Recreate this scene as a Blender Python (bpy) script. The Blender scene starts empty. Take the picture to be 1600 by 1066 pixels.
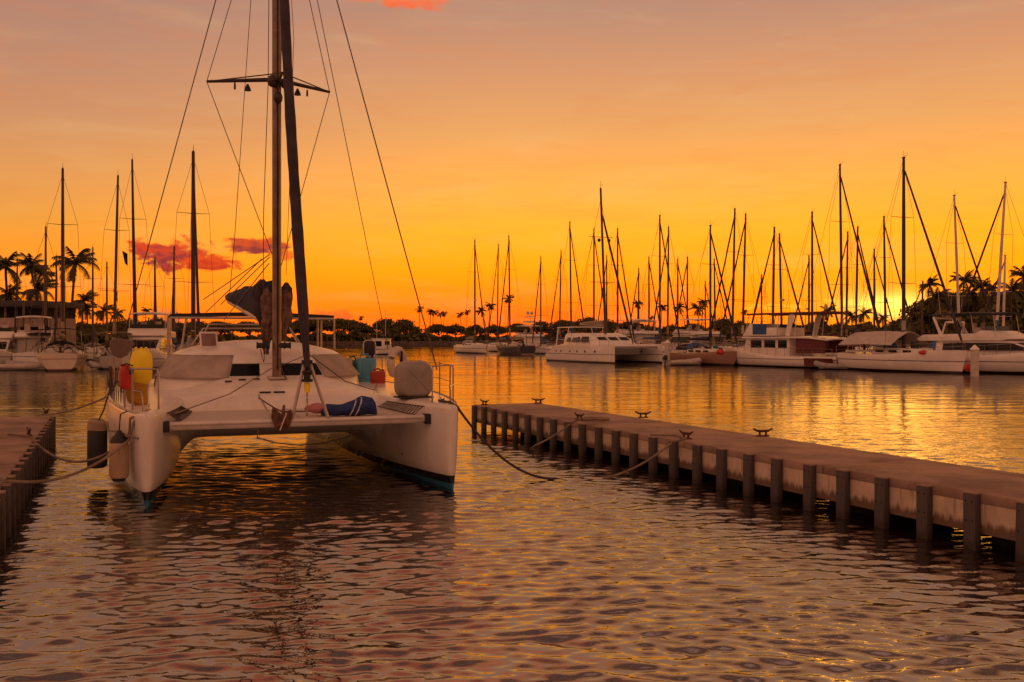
import bpy, bmesh, math, random
import numpy as np
from mathutils import Vector, Matrix, noise as mnoise

random.seed(7)
SC = bpy.context.scene
COL = SC.collection
R = math.radians
# ------------------------------------------------------------------ camera
F, HOR, CAMZ = 1500.0, 529.0, 2.5          # focal length in photo pixels, horizon row, eye height
cam_d = bpy.data.cameras.new('camera')
cam = bpy.data.objects.new('camera', cam_d)
COL.objects.link(cam)
cam.location = (0, 0, CAMZ)
cam.rotation_euler = (R(90), 0, 0)
cam_d.sensor_width = 36.0
cam_d.lens = 36.0 * F / 1600.0
cam_d.shift_y = (HOR - 533.0) / 1600.0
cam_d.clip_start = 0.1
cam_d.clip_end = 6000
SC.camera = cam
SC.view_settings.view_transform = 'Standard'
SC.view_settings.look = 'None'
SC.view_settings.exposure = 0.0
SC.view_settings.gamma = 1.0
SC.cycles.use_denoising = True
SC.cycles.max_bounces = 8


def lin(r, g, b):
    def f(c):
        c /= 255.0
        return c / 12.92 if c <= 0.04045 else ((c + 0.055) / 1.055) ** 2.4
    return (f(r), f(g), f(b), 1.0)


def lr(r, g, b, k):
    """sky colour whose red is over-exposed by k in the photograph"""
    c = lin(r, g, b)
    return (c[0] * k, c[1], c[2], 1.0)


# ------------------------------------------------------------------ sky (world)
SUN_AZ, SUN_EL = 21.4, 1.9                  # degrees, azimuth clockwise from +Y
W = bpy.data.worlds.new('World')
SC.world = W
W.use_nodes = True
nt = W.node_tree
for n in list(nt.nodes):
    nt.nodes.remove(n)
wout = nt.nodes.new('ShaderNodeOutputWorld')
wbg = nt.nodes.new('ShaderNodeBackground')
nt.links.new(wbg.outputs[0], wout.inputs[0])


class NG:
    """tiny expression helper for shader nodes"""
    def __init__(self, tree):
        self.t = tree

    def _in(self, sock, v):
        if hasattr(v, 'node'):
            self.t.links.new(v, sock)
        else:
            sock.default_value = v

    def m(self, op, a, b=0.0, c=0.0, clamp=False):
        n = self.t.nodes.new('ShaderNodeMath')
        n.operation = op
        n.use_clamp = clamp
        self._in(n.inputs[0], a)
        self._in(n.inputs[1], b)
        if op in ('MULTIPLY_ADD', 'SMOOTH_MIN', 'SMOOTH_MAX'):
            self._in(n.inputs[2], c)
        return n.outputs[0]

    def ss(self, x, e0, e1):
        n = self.t.nodes.new('ShaderNodeMapRange')
        n.interpolation_type = 'SMOOTHSTEP'
        self._in(n.inputs['Value'], x)
        n.inputs['From Min'].default_value = e0
        n.inputs['From Max'].default_value = e1
        return n.outputs[0]

    def mix(self, f, a, b, blend='MIX'):
        n = self.t.nodes.new('ShaderNodeMix')
        n.data_type = 'RGBA'
        n.blend_type = blend
        self._in(n.inputs['Factor'], f)
        self._in(n.inputs['A'], a)
        self._in(n.inputs['B'], b)
        return n.outputs['Result']

    def noise(self, vec, scale, detail=4.0, rough=0.55, dist=0.0):
        n = self.t.nodes.new('ShaderNodeTexNoise')
        if vec is not None:
            self.t.links.new(vec, n.inputs['Vector'])
        n.inputs['Scale'].default_value = scale
        n.inputs['Detail'].default_value = detail
        n.inputs['Roughness'].default_value = rough
        n.inputs['Distortion'].default_value = dist
        return n.outputs['Fac']

    def ramp(self, f, stops):
        n = self.t.nodes.new('ShaderNodeValToRGB')
        self._in(n.inputs[0], f)
        e = n.color_ramp.elements
        while len(e) > 1:
            e.remove(e[0])
        e[0].position, e[0].color = stops[0]
        for p, c in stops[1:]:
            k = e.new(p)
            k.color = c
        return n.outputs[0]

    def comb(self, x, y, z):
        n = self.t.nodes.new('ShaderNodeCombineXYZ')
        for i, v in enumerate((x, y, z)):
            self._in(n.inputs[i], v)
        return n.outputs[0]

    def sep(self, v):
        n = self.t.nodes.new('ShaderNodeSeparateXYZ')
        self.t.links.new(v, n.inputs[0])
        return n.outputs

    def mapping(self, v, scale=(1, 1, 1), rot=(0, 0, 0)):
        n = self.t.nodes.new('ShaderNodeMapping')
        self.t.links.new(v, n.inputs[0])
        n.inputs['Scale'].default_value = scale
        n.inputs['Rotation'].default_value = rot
        return n.outputs[0]


g = NG(nt)
tc = nt.nodes.new('ShaderNodeTexCoord')
sx, sy, sz = g.sep(tc.outputs['Generated'])
el = g.m('MULTIPLY', g.m('ARCSINE', sz), 180 / math.pi)
az = g.m('MULTIPLY', g.m('ARCTAN2', sx, sy), 180 / math.pi)


def st(deg):
    return max(0.0, (deg + 10) / 100.0)


sky_front = g.ramp(g.m('DIVIDE', g.m('ADD', el, 10.0), 100.0), [
    (0.0, lin(180, 80, 20)), (st(0.0), lr(255, 112, 12, 1.5)), (st(1.2), lr(255, 124, 10, 1.6)), (st(2.4), lr(255, 147, 10, 1.7)),
    (st(4.2), lr(255, 176, 16, 1.7)), (st(6.2), lr(255, 188, 42, 1.6)), (st(8.5), lr(255, 184, 72, 1.25)),
    (st(12.0), lin(243, 170, 98)), (st(15.5), lin(220, 155, 110)), (st(19.0), lin(190, 142, 118)),
    (st(24.0), lin(204, 140, 100)), (st(31.0), lin(196, 126, 82)), (st(39.0), lin(104, 68, 58)), (st(90.0), lin(104, 80, 74))])
sky_left = g.ramp(g.m('DIVIDE', g.m('ADD', el, 10.0), 100.0), [
    (0.0, lin(180, 80, 20)), (st(0.0), lr(252, 128, 26, 1.3)), (st(2.0), lr(252, 146, 18, 1.4)), (st(4.2), lr(250, 156, 34, 1.25)),
    (st(6.2), lin(242, 160, 62)), (st(8.5), lin(232, 158, 86)), (st(12.0), lin(208, 146, 104)),
    (st(15.5), lin(190, 138, 112)), (st(19.0), lin(174, 130, 114)), (st(24.0), lin(196, 134, 98)), (st(31.0), lin(190, 122, 80)),
    (st(39.0), lin(102, 68, 58)), (st(90.0), lin(104, 80, 74))])
sky_back = g.ramp(g.m('DIVIDE', g.m('ADD', el, 10.0), 100.0), [
    (0.0, lin(120, 90, 90)), (st(0.0), lin(176, 112, 86)), (st(12.0), lin(204, 134, 104)), (st(35.0), lin(240, 164, 126)), (st(60.0), lin(196, 140, 118)),
    (st(90.0), lin(104, 80, 74))])
daz = g.m('SUBTRACT', az, SUN_AZ)
dsun = g.m('ABSOLUTE', daz)
c0 = g.mix(g.ss(dsun, 20.0, 52.0), sky_front, sky_left)
c0 = g.mix(g.ss(dsun, 55.0, 125.0), c0, sky_back)
# glow round the sun, wide and flat
gl = g.m('EXPONENT', g.m('MULTIPLY', g.m('ADD', g.m('POWER', g.m('DIVIDE', g.m('ABSOLUTE', daz), 9.0), 2.0),
                                         g.m('POWER', g.m('DIVIDE', g.m('ABSOLUTE', g.m('SUBTRACT', el, 2.2)), 3.6), 2.0)), -1.0))
c0 = g.mix(g.m('MULTIPLY', gl, 0.75), c0, lr(255, 190, 22, 1.7))
# thin uneven veils
vl = g.noise(g.comb(g.m('MULTIPLY', az, 0.35), g.m('MULTIPLY', el, 2.2), 3.0), 0.55, 6.0, 0.62, 0.4)
c0 = g.mix(g.m('MULTIPLY', g.ss(vl, .45, .75), .16), c0, lin(232, 128, 70))
vl2 = g.noise(g.comb(g.m('MULTIPLY', az, 0.2), g.m('MULTIPLY', el, 1.1), 7.0), 0.5, 5.0, 0.6, 0.3)
c0 = g.mix(g.m('MULTIPLY', g.ss(vl2, .45, .8), .14), c0, lin(255, 214, 150))
# clouds, each a soft noisy ellipse in azimuth and elevation
aev = g.comb(az, g.m('MULTIPLY', el, 2.0), 0.0)
nz = g.noise(aev, 0.62, 6.0, 0.6, 0.3)
nzf = g.noise(aev, 1.9, 5.0, 0.6, 0.2)


def pix(px, py):
    x, z = (px - 800) / F, (HOR - py) / F
    return math.degrees(math.atan(x)), math.degrees(math.atan2(z, math.hypot(1, x)))


def cloud(c, a0, e0, sa, se, col, col2, dens=1.0, soft=0.55, nsrc=None):
    n_ = nsrc if nsrc is not None else nz
    da = g.m('POWER', g.m('DIVIDE', g.m('ABSOLUTE', g.m('SUBTRACT', az, a0)), sa), 2.0)
    de = g.m('POWER', g.m('DIVIDE', g.m('ABSOLUTE', g.m('SUBTRACT', el, e0)), se), 2.0)
    v = g.m('SUBTRACT', 1.0, g.m('SQRT', g.m('ADD', da, de)))
    v = g.m('ADD', v, g.m('MULTIPLY', g.m('SUBTRACT', n_, 0.5), 2.6))
    f = g.m('MULTIPLY', g.ss(v, 0.05, soft), dens)
    t = g.ss(g.m('ADD', g.m('DIVIDE', g.m('SUBTRACT', el, e0), se), g.m('MULTIPLY', g.m('SUBTRACT', nzf, 0.5), 3.0)), -0.8, 0.8)
    return g.mix(f, c, g.mix(t, col, col2))


CL = [  # px, py, half width px, half height px
    (268, 397, 64, 26, (150, 58, 56), (226, 74, 34), 1.0, .45),
    (322, 412, 62, 15, (206, 60, 34), (234, 84, 30), 1.0, .45),
    (392, 384, 64, 16, (150, 62, 56), (226, 88, 38), 1.0, .45),
    (445, 398, 30, 9, (236, 92, 30), (240, 110, 36), .8, .5),
    (640, 4, 66, 16, (248, 112, 66), (250, 124, 76), .95, .6),
    (570, -2, 40, 12, (240, 120, 80), (240, 124, 82), .6, .6),
    (524, 492, 36, 13, (214, 92, 46), (236, 110, 36), .7, .6),
    (262, 497, 40, 16, (206, 110, 76), (230, 130, 60), .7, .6),
    (840, 492, 60, 16, (244, 104, 18), (250, 120, 16), .6, .7),
    (1455, 473, 42, 9, (238, 128, 30), (250, 140, 24), .75, .6)]
for (px, py, hw, hh, ca, cb, de, so) in CL:
    a_, e_ = pix(px, py)
    c0 = cloud(c0, a_, e_, hw / F * 57.3, hh / F * 57.3, lin(*ca), lin(*cb), de, so)
# pink cloud bank above the frame (its reflection shows in the near water)
c0 = cloud(c0, -14, 40, 20, 9, lin(236, 118, 84), lin(238, 108, 74), .5, .6)
c0 = cloud(c0, -2, 27, 10, 3.2, lin(240, 116, 84), lin(240, 112, 80), .7, .6)
c0 = cloud(c0, 25, 52, 26, 8, lin(196, 140, 126), lin(206, 146, 128), .7, .6)
# bright broken cloud right at the sun
for (px, py, hw, hh, col, de) in ((1392, 482, 74, 18, (255, 206, 30), .9), (1395, 492, 34, 9, (255, 232, 96), 1.0),
                                  (1335, 474, 52, 9, (255, 214, 50), .8), (1405, 472, 30, 5, (255, 240, 150), 1.0), (1210, 480, 60, 7, (255, 205, 50), .7)):
    a_, e_ = pix(px, py)
    c0 = cloud(c0, a_, e_, hw / F * 57.3, hh / F * 57.3, lr(*col, 1.8), lr(*col, 1.8), de, .7, nzf)
core = g.m('EXPONENT', g.m('MULTIPLY', g.m('ADD', g.m('POWER', g.m('DIVIDE', g.m('ABSOLUTE', daz), 2.0), 2.0),
                                           g.m('POWER', g.m('DIVIDE', g.m('ABSOLUTE', g.m('SUBTRACT', el, SUN_EL)), .62), 2.0)), -1.0))
c0 = g.mix(g.m('MULTIPLY', core, .9), c0, (2.6, 1.25, 0.20, 1.0))
nt.links.new(c0, wbg.inputs['Color'])
wbg.inputs['Strength'].default_value = 1.0

# ------------------------------------------------------------------ sun (veiled, at the horizon)
sun_d = bpy.data.lights.new('sun', 'SUN')
sun_d.energy = 0.16
sun_d.angle = R(14.0)
sun_d.color = (1.0, 0.42, 0.07)
sun = bpy.data.objects.new('sun', sun_d)
COL.objects.link(sun)
sd = Vector((math.sin(R(SUN_AZ)) * math.cos(R(SUN_EL)), math.cos(R(SUN_AZ)) * math.cos(R(SUN_EL)), math.sin(R(SUN_EL))))
sun.rotation_euler = sd.to_track_quat('Z', 'Y').to_euler()
sun.location = sd * 200

# ------------------------------------------------------------------ helpers


def at(px, py, d):
    """world point seen at photo pixel (px, py) at depth d"""
    return Vector(((px - 800) / F * d, d, CAMZ - (py - HOR) / F * d))


def onz(px, py, z):
    d = (CAMZ - z) * F / (py - HOR)
    return Vector(((px - 800) / F * d, d, z))


def tag(o, label=None, cat=None, group=None, kind=None):
    if label:
        o['label'] = label
    if cat:
        o['category'] = cat
    if group:
        o['group'] = group
    if kind:
        o['kind'] = kind
    return o


def empty(name, loc=(0, 0, 0), rz=0.0, label=None, cat=None, group=None):
    o = bpy.data.objects.new(name, None)
    o.empty_display_size = 0.3
    COL.objects.link(o)
    o.location = loc
    o.rotation_euler = (0, 0, rz)
    return tag(o, label, cat, group)


def copy_tree(o, parent=None):
    c = o.copy()
    COL.objects.link(c)
    c.parent = parent
    for ch in o.children:
        copy_tree(ch, c)
    return c


class MB:
    def __init__(self):
        self.v = []
        self.f = []

    def ring(self, c, ax, r, n, r2=None, up=None):
        ax = Vector(ax).normalized()
        if up is None:
            up = Vector((0, 0, 1)) if abs(ax.z) < 0.95 else Vector((1, 0, 0))
        a = ax.cross(Vector(up)).normalized()
        b = a.cross(ax).normalized()
        r2 = r if r2 is None else r2
        return [Vector(c) + a * (r * math.cos(2 * math.pi * i / n)) + b * (r2 * math.sin(2 * math.pi * i / n)) for i in range(n)]

    def loft(self, rings, closed=True, cap0=True, cap1=True):
        b0 = len(self.v)
        n = len(rings[0])
        for rg in rings:
            self.v.extend([tuple(p) for p in rg])
        for i in range(len(rings) - 1):
            for j in range(n if closed else n - 1):
                k = (j + 1) % n
                a = b0 + i * n
                self.f.append((a + j, a + k, a + n + k, a + n + j))
        if closed and cap0:
            self.f.append(tuple(b0 + j for j in range(n))[::-1])
        if closed and cap1:
            a = b0 + (len(rings) - 1) * n
            self.f.append(tuple(a + j for j in range(n)))
        return self

    def tube(self, pts, r, n=8, r2=None, up=None):
        pts = [Vector(p) for p in pts]
        rs = r if isinstance(r, (list, tuple)) else [r] * len(pts)
        rings = []
        for i, p in enumerate(pts):
            a = pts[max(i - 1, 0)]
            b = pts[min(i + 1, len(pts) - 1)]
            rings.append(self.ring(p, b - a, rs[i], n, None if r2 is None else r2, up))
        return self.loft(rings)

    def box(self, c, s, rz=0.0, tilt=None):
        cx, cy, cz = c
        hx, hy, hz = s[0] / 2, s[1] / 2, s[2] / 2
        m = Matrix.Rotation(rz, 3, 'Z')
        if tilt:
            m = m @ Matrix.Rotation(tilt[1], 3, tilt[0])
        b0 = len(self.v)
        for x, y, z in ((-1, -1, -1), (1, -1, -1), (1, 1, -1), (-1, 1, -1), (-1, -1, 1), (1, -1, 1), (1, 1, 1), (-1, 1, 1)):
            p = m @ Vector((x * hx, y * hy, z * hz)) + Vector(c)
            self.v.append(tuple(p))
        for q in ((0, 3, 2, 1), (4, 5, 6, 7), (0, 1, 5, 4), (1, 2, 6, 5), (2, 3, 7, 6), (3, 0, 4, 7)):
            self.f.append(tuple(b0 + i for i in q))
        return self

    def ell(self, c, r, nu=14, nv=8, jit=0.0, pw=1.0):
        rings = []
        c = Vector(c)
        for i in range(1, nv):
            ph = math.pi * i / nv - math.pi / 2
            cz, sz_ = math.cos(ph), math.sin(ph)
            cz = abs(cz) ** pw
            sz_ = math.copysign(abs(sz_) ** pw, sz_)
            rg = []
            for j in range(nu):
                t = 2 * math.pi * j / nu
                ct, s_t = math.cos(t), math.sin(t)
                ct = math.copysign(abs(ct) ** pw, ct)
                s_t = math.copysign(abs(s_t) ** pw, s_t)
                p = Vector((r[0] * cz * ct, r[1] * cz * s_t, r[2] * sz_))
                if jit:
                    p *= 1 + jit * mnoise.noise((p + c) * 4.0)
                rg.append(c + p)
            rings.append(rg)
        b0 = len(self.v)
        self.loft(rings, True, False, False)
        bot, top = len(self.v), len(self.v) + 1
        self.v.append(tuple(c - Vector((0, 0, r[2]))))
        self.v.append(tuple(c + Vector((0, 0, r[2]))))
        last = b0 + (nv - 2) * nu
        for j in range(nu):
            k = (j + 1) % nu
            self.f.append((bot, b0 + k, b0 + j))
            self.f.append((top, last + j, last + k))
        return self

    def grid(self, fn, us, vs):
        b0 = len(self.v)
        for u in us:
            for v in vs:
                self.v.append(tuple(fn(u, v)))
        n = len(vs)
        for i in range(len(us) - 1):
            for j in range(n - 1):
                a = b0 + i * n + j
                self.f.append((a, a + 1, a + n + 1, a + n))
        return self

    def slab(self, fn, us, vs, th):
        """closed sheet of thickness th (vector) built over a grid"""
        t = Vector(th)
        nu, nv = len(us), len(vs)
        b0 = len(self.v)
        for k in (0, 1):
            for u in us:
                for v in vs:
                    self.v.append(tuple(Vector(fn(u, v)) + t * k))
        o = nu * nv
        for i in range(nu - 1):
            for j in range(nv - 1):
                a = b0 + i * nv + j
                self.f.append((a, a + nv, a + nv + 1, a + 1))
                self.f.append((a + o, a + 1 + o, a + nv + 1 + o, a + nv + o))
        per = [(i, 0) for i in range(nu)] + [(nu - 1, j) for j in range(1, nv)] + [(i, nv - 1) for i in range(nu - 2, -1, -1)] + [(0, j) for j in range(nv - 2, 0, -1)]
        for a, b in zip(per, per[1:] + per[:1]):
            p, q = b0 + a[0] * nv + a[1], b0 + b[0] * nv + b[1]
            self.f.append((p, q, q + o, p + o))
        return self

    def prism(self, prof, wfn, y0=0.0):
        """side profile (x,z) polygon given width 2*wfn(x,z) in y"""
        b0 = len(self.v)
        n = len(prof)
        for s in (-1, 1):
            for (x, z) in prof:
                self.v.append((x, y0 + s * wfn(x, z), z))
        for j in range(n):
            k = (j + 1) % n
            self.f.append((b0 + j, b0 + k, b0 + n + k, b0 + n + j))
        self.f.append(tuple(b0 + j for j in range(n))[::-1])
        self.f.append(tuple(b0 + n + j for j in range(n)))
        return self

    def build(self, name, mat, parent=None, smooth=True, bevel=0.0, ang=38, loc=None):
        me = bpy.data.meshes.new(name)
        me.from_pydata(self.v, [], self.f)
        me.validate()
        bm = bmesh.new()
        bm.from_mesh(me)
        bmesh.ops.recalc_face_normals(bm, faces=bm.faces)
        if bevel:
            bmesh.ops.bevel(bm, geom=[e for e in bm.edges if len(e.link_faces) == 2 and e.calc_face_angle(0) > R(40)],
                            offset=bevel, segments=2, profile=0.5, affect='EDGES', clamp_overlap=True)
        bm.to_mesh(me)
        bm.free()
        if smooth:
            me.shade_smooth()
            me.set_sharp_from_angle(angle=R(ang))
        for m_ in (mat if isinstance(mat, (list, tuple)) else [mat]):
            me.materials.append(m_)
        o = bpy.data.objects.new(name, me)
        COL.objects.link(o)
        if parent is not None:
            o.parent = parent
        if loc is not None:
            o.location = loc
        return o


def build_each(mb, name, mat, parent=None, **kw):
    """like MB.build, but every connected piece becomes an object of its own"""
    par = list(range(len(mb.v)))

    def find(i):
        while par[i] != i:
            par[i] = par[par[i]]
            i = par[i]
        return i
    for f in mb.f:
        for i in f[1:]:
            par[find(i)] = find(f[0])
    groups = {}
    for f in mb.f:
        groups.setdefault(find(f[0]), []).append(f)
    out = []
    for fs in groups.values():
        idx = sorted({i for f in fs for i in f})
        mp = {i: k for k, i in enumerate(idx)}
        q = MB()
        q.v = [mb.v[i] for i in idx]
        q.f = [tuple(mp[i] for i in f) for f in fs]
        out.append(q.build(name, mat, parent, **kw))
    return out[0]


def recenter(o, c):
    """move a mesh object's origin to world point c (geometry stays put)"""
    c = Vector(c)
    o.data.transform(Matrix.Translation(-c))
    o.location = c
    return o


MATS = {}


def mat(name, col, rough=0.5, metal=0.0, var=0.12, vscale=3.0, bump=0.0, bscale=40.0, dirt=0.0, spec=0.5, coat=0.0):
    """painted / cloth / wood surface with slight procedural variation. col is linear base colour"""
    if name in MATS:
        return MATS[name]
    m = bpy.data.materials.new(name)
    m.use_nodes = True
    t = m.node_tree
    b = t.nodes['Principled BSDF']
    q = NG(t)
    tcn = t.nodes.new('ShaderNodeTexCoord')
    ob = tcn.outputs['Object']
    n1 = q.noise(ob, vscale, 5.0, 0.6)
    d = tuple(c * (1 - var * 1.6) for c in col[:3]) + (1,)
    l = tuple(min(1, c * (1 + var)) for c in col[:3]) + (1,)
    c = q.mix(q.ss(n1, 0.3, 0.7), d, l)
    if dirt:
        st_ = q.noise(q.mapping(ob, (6, 6, 0.7)), 1.3, 5.0, 0.65)
        c = q.mix(q.m('MULTIPLY', q.ss(st_, 0.52, 0.78), dirt), c, tuple(x * 0.35 for x in col[:3]) + (1,))
    t.links.new(c, b.inputs['Base Color'])
    b.inputs['Roughness'].default_value = rough
    b.inputs['Metallic'].default_value = metal
    b.inputs['Specular IOR Level'].default_value = spec
    b.inputs['Coat Weight'].default_value = coat
    if bump:
        bn = t.nodes.new('ShaderNodeBump')
        bn.inputs['Strength'].default_value = bump
        bn.inputs['Distance'].default_value = 0.01
        t.links.new(q.noise(ob, bscale, 3.0, 0.6), bn.inputs['Height'])
        t.links.new(bn.outputs[0], b.inputs['Normal'])
    MATS[name] = m
    return m


def hull_mat(name, col, stripe, anti, z1, z2, slope=0.0, rough=0.22, dirt=0.25, sheer=None, ax=1):
    """gel coat hull: antifouling below z1, boot stripe z1..z2, topside colour above; slope tips the lines along axis ax"""
    if name in MATS:
        return MATS[name]
    m = bpy.data.materials.new(name)
    m.use_nodes = True
    t = m.node_tree
    b = t.nodes['Principled BSDF']
    q = NG(t)
    tcn = t.nodes.new('ShaderNodeTexCoord')
    ob = tcn.outputs['Object']
    x, y, z = q.sep(ob)
    zz = q.m('ADD', z, q.m('MULTIPLY', (x, y)[ax], slope))
    n1 = q.noise(ob, 1.6, 5.0, 0.6)
    base = q.mix(q.ss(n1, 0.3, 0.7), tuple(c * 0.9 for c in col[:3]) + (1,), col)
    st_ = q.noise(q.mapping(ob, (5, 5, 0.35)), 1.5, 5.0, 0.65)
    base = q.mix(q.m('MULTIPLY', q.ss(st_, 0.55, 0.8), dirt), base, (col[0] * .5, col[1] * .42, col[2] * .34, 1))
    if sheer is not None:
        zs = q.m('MULTIPLY', q.ss(z, sheer[0], sheer[0] + .01), q.m('SUBTRACT', 1.0, q.ss(z, sheer[1], sheer[1] + .01)))
        base = q.mix(zs, base, sheer[2])
    scum = q.m('MULTIPLY', q.m('SUBTRACT', 1.0, q.ss(q.m('ADD', zz, q.m('MULTIPLY', n1, 0.12)), z2 + 0.03, z2 + 0.2)), 0.35)
    base = q.mix(scum, base, (col[0] * .45, col[1] * .36, col[2] * .22, 1))
    base = q.mix(q.m('SUBTRACT', 1.0, q.ss(zz, z2 - .006, z2 + .006)), base, stripe)
    base = q.mix(q.m('SUBTRACT', 1.0, q.ss(zz, z1 - .006, z1 + .006)), base, anti)
    t.links.new(base, b.inputs['Base Color'])
    b.inputs['Roughness'].default_value = rough
    MATS[name] = m
    return m


# material palette
WHITE = (0.80, 0.76, 0.70, 1)
M_gel = mat('gelcoat', WHITE, 0.3, var=0.07, dirt=0.24, vscale=1.2)
M_gel2 = mat('gelcoat_cream', (0.66, 0.60, 0.50, 1), 0.35, var=0.06, dirt=0.15, vscale=1.2)
M_deck = mat('deck_paint', (0.60, 0.57, 0.52, 1), 0.6, var=0.08, bump=0.15, bscale=120)
M_alu = mat('mast_aluminium', (0.46, 0.40, 0.35, 1), 0.40, 0.5, var=0.1)
M_alub = mat('mast_weathered_paint', (0.085, 0.050, 0.036, 1), 0.55, 0.0, var=0.25)
M_aluw = mat('mast_white_paint', (0.62, 0.58, 0.54, 1), 0.4, 0.0, var=0.1)
M_alud = mat('mast_dark_anodised', (0.055, 0.038, 0.032, 1), 0.4, 0.4, var=0.1)
M_steel = mat('stainless_steel', (0.40, 0.35, 0.31, 1), 0.25, 1.0, var=0.08)
M_wire = mat('rigging_wire', (0.09, 0.06, 0.05, 1), 0.5, 0.3, var=0.1)
M_glass = mat('tinted_glass', (0.010, 0.009, 0.010, 1), 0.12, var=0.2, spec=0.25)
M_sail = mat('sailcloth_cover_blue', (0.020, 0.026, 0.062, 1), 0.85, var=0.2, bump=0.4, bscale=14)
M_jib = mat('furled_sail_cover', (0.042, 0.030, 0.042, 1), 0.8, var=0.25, bump=0.5, bscale=12)
M_canvasw = mat('canvas_offwhite', (0.52, 0.46, 0.40, 1), 0.85, var=0.1, bump=0.4, bscale=9)
M_canvasg = mat('canvas_grey', (0.36, 0.34, 0.33, 1), 0.85, var=0.12, bump=0.4, bscale=9)
M_canvasb = mat('canvas_blue', (0.03, 0.10, 0.26, 1), 0.8, var=0.15)
M_canvasn = mat('canvas_navy', (0.016, 0.018, 0.034, 1), 0.8, var=0.15)
M_canvasm = mat('canvas_maroon', (0.13, 0.03, 0.035, 1), 0.8, var=0.15)
M_canvast = mat('canvas_tan', (0.34, 0.25, 0.17, 1), 0.85, var=0.15)
M_black = mat('black_rubber', (0.018, 0.017, 0.018, 1), 0.6, var=0.2)
M_rope = mat('mooring_rope', (0.26, 0.20, 0.15, 1), 0.9, var=0.2, bump=0.8, bscale=90)
M_roped = mat('dark_rope', (0.07, 0.05, 0.05, 1), 0.9, var=0.2, bump=0.8, bscale=90)
M_wood = mat('varnished_wood', (0.22, 0.09, 0.035, 1), 0.4, var=0.25, vscale=6)
M_red = mat('red_vinyl', (0.50, 0.03, 0.02, 1), 0.45, var=0.1)
M_yellow = mat('yellow_vinyl', (0.92, 0.72, 0.012, 1), 0.5, var=0.1, bump=0.4, bscale=7)
M_lblue = mat('blue_plastic', (0.07, 0.33, 0.50, 1), 0.4, var=0.08)
M_rust = mat('rusty_iron', (0.13, 0.055, 0.03, 1), 0.75, 0.2, var=0.35, vscale=12, bump=0.4)

# ------------------------------------------------------------------ water
def make_water():
    na, nr = 900, 1900
    a = np.linspace(R(-78), R(78), na)
    a = np.sign(a) * R(78) * (np.abs(a) / R(78)) ** 1.35
    ratio = np.linspace(0, 1, nr)
    r = 4.2 * (2600 / 4.2) ** ratio
    RR, AA = np.meshgrid(r, a, indexing='ij')
    X = RR * np.sin(AA)
    Y = RR * np.cos(AA)
    rng = np.random.default_rng(5)
    Z = np.zeros_like(X)
    spacing = RR * max(math.log(2600 / 4.2) / nr, 0.0024)
    # low swell to small ripples; wind blows roughly along the line of sight
    for lam, amp, k in ((5.0, .004, 5), (2.4, .0040, 7), (1.1, .0032, 10), (0.55, .0042, 16), (0.30, .0056, 28), (0.18, .0046, 30), (0.12, .0022, 24)):
        for i in range(k):
            l = lam * rng.uniform(.75, 1.35)
            th = R(92) + rng.normal(0, R(25))
            kx, ky = 2 * math.pi / l * math.cos(th), 2 * math.pi / l * math.sin(th)
            ph = rng.uniform(0, 2 * math.pi)
            fade = np.clip((l / spacing - 2.2) / 3.0, 0, 1)
            # slow envelope so ripple patches are uneven
            env = 0.65 + 0.5 * np.sin(X * rng.uniform(-.35, .35) + Y * rng.uniform(-.35, .35) + rng.uniform(0, 6.28))
            Z += fade * env * amp / math.sqrt(k) * 1.5 * np.sin(kx * X + ky * Y + ph)
    n = na * nr
    co = np.stack([X, Y, Z], -1).reshape(n, 3)
    idx = np.arange(n).reshape(nr, na)
    q = np.stack([idx[:-1, :-1], idx[:-1, 1:], idx[1:, 1:], idx[1:, :-1]], -1).reshape(-1, 4)
    q = q[:, ::-1]
    me = bpy.data.meshes.new('water')
    me.vertices.add(n)
    me.vertices.foreach_set('co', co.ravel().astype(np.float32))
    nf = len(q)
    me.loops.add(nf * 4)
    me.polygons.add(nf)
    me.loops.foreach_set('vertex_index', q.ravel().astype(np.int32))
    me.polygons.foreach_set('loop_start', (np.arange(nf) * 4).astype(np.int32))
    me.polygons.foreach_set('loop_total', np.full(nf, 4, np.int32))
    me.update(calc_edges=True)
    me.validate()
    me.shade_smooth()
    m = bpy.data.materials.new('harbour_water')
    m.use_nodes = True
    t = m.node_tree
    b = t.nodes['Principled BSDF']
    q_ = NG(t)
    geo = t.nodes.new('ShaderNodeNewGeometry')
    pos = geo.outputs['Position']
    b.inputs['Base Color'].default_value = (0.013, 0.007, 0.005, 1)
    b.inputs['Roughness'].default_value = 0.035
    b.inputs['IOR'].default_value = 4.4
    n1 = q_.noise(q_.mapping(pos, (1.0, 1.5, 1.0), (0, 0, R(-6))), 5.5, 3.0, 0.5, 0.4)
    n2 = q_.noise(q_.mapping(pos, (0.5, 1.0, 1.0), (0, 0, R(9))), 1.3, 4.0, 0.55, 0.2)
    hgt = q_.m('ADD', q_.m('MULTIPLY', n1, 0.012), q_.m('MULTIPLY', n2, 0.022))
    bn = t.nodes.new('ShaderNodeBump')
    bn.inputs['Strength'].default_value = 1.0
    bn.inputs['Distance'].default_value = 1.0
    # calm and ruffled patches
    patch = q_.noise(q_.mapping(pos, (0.25, 1.0, 1.0)), 0.06, 3.0, 0.5)
    t.links.new(q_.m('MULTIPLY', hgt, q_.m('ADD', 0.30, q_.m('MULTIPLY', q_.ss(patch, .35, .65), 0.55))), bn.inputs['Height'])
    t.links.new(bn.outputs[0], b.inputs['Normal'])
    me.materials.append(m)
    o = bpy.data.objects.new('water', me)
    COL.objects.link(o)
    o['kind'] = 'structure'
    return o


make_water()

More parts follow.
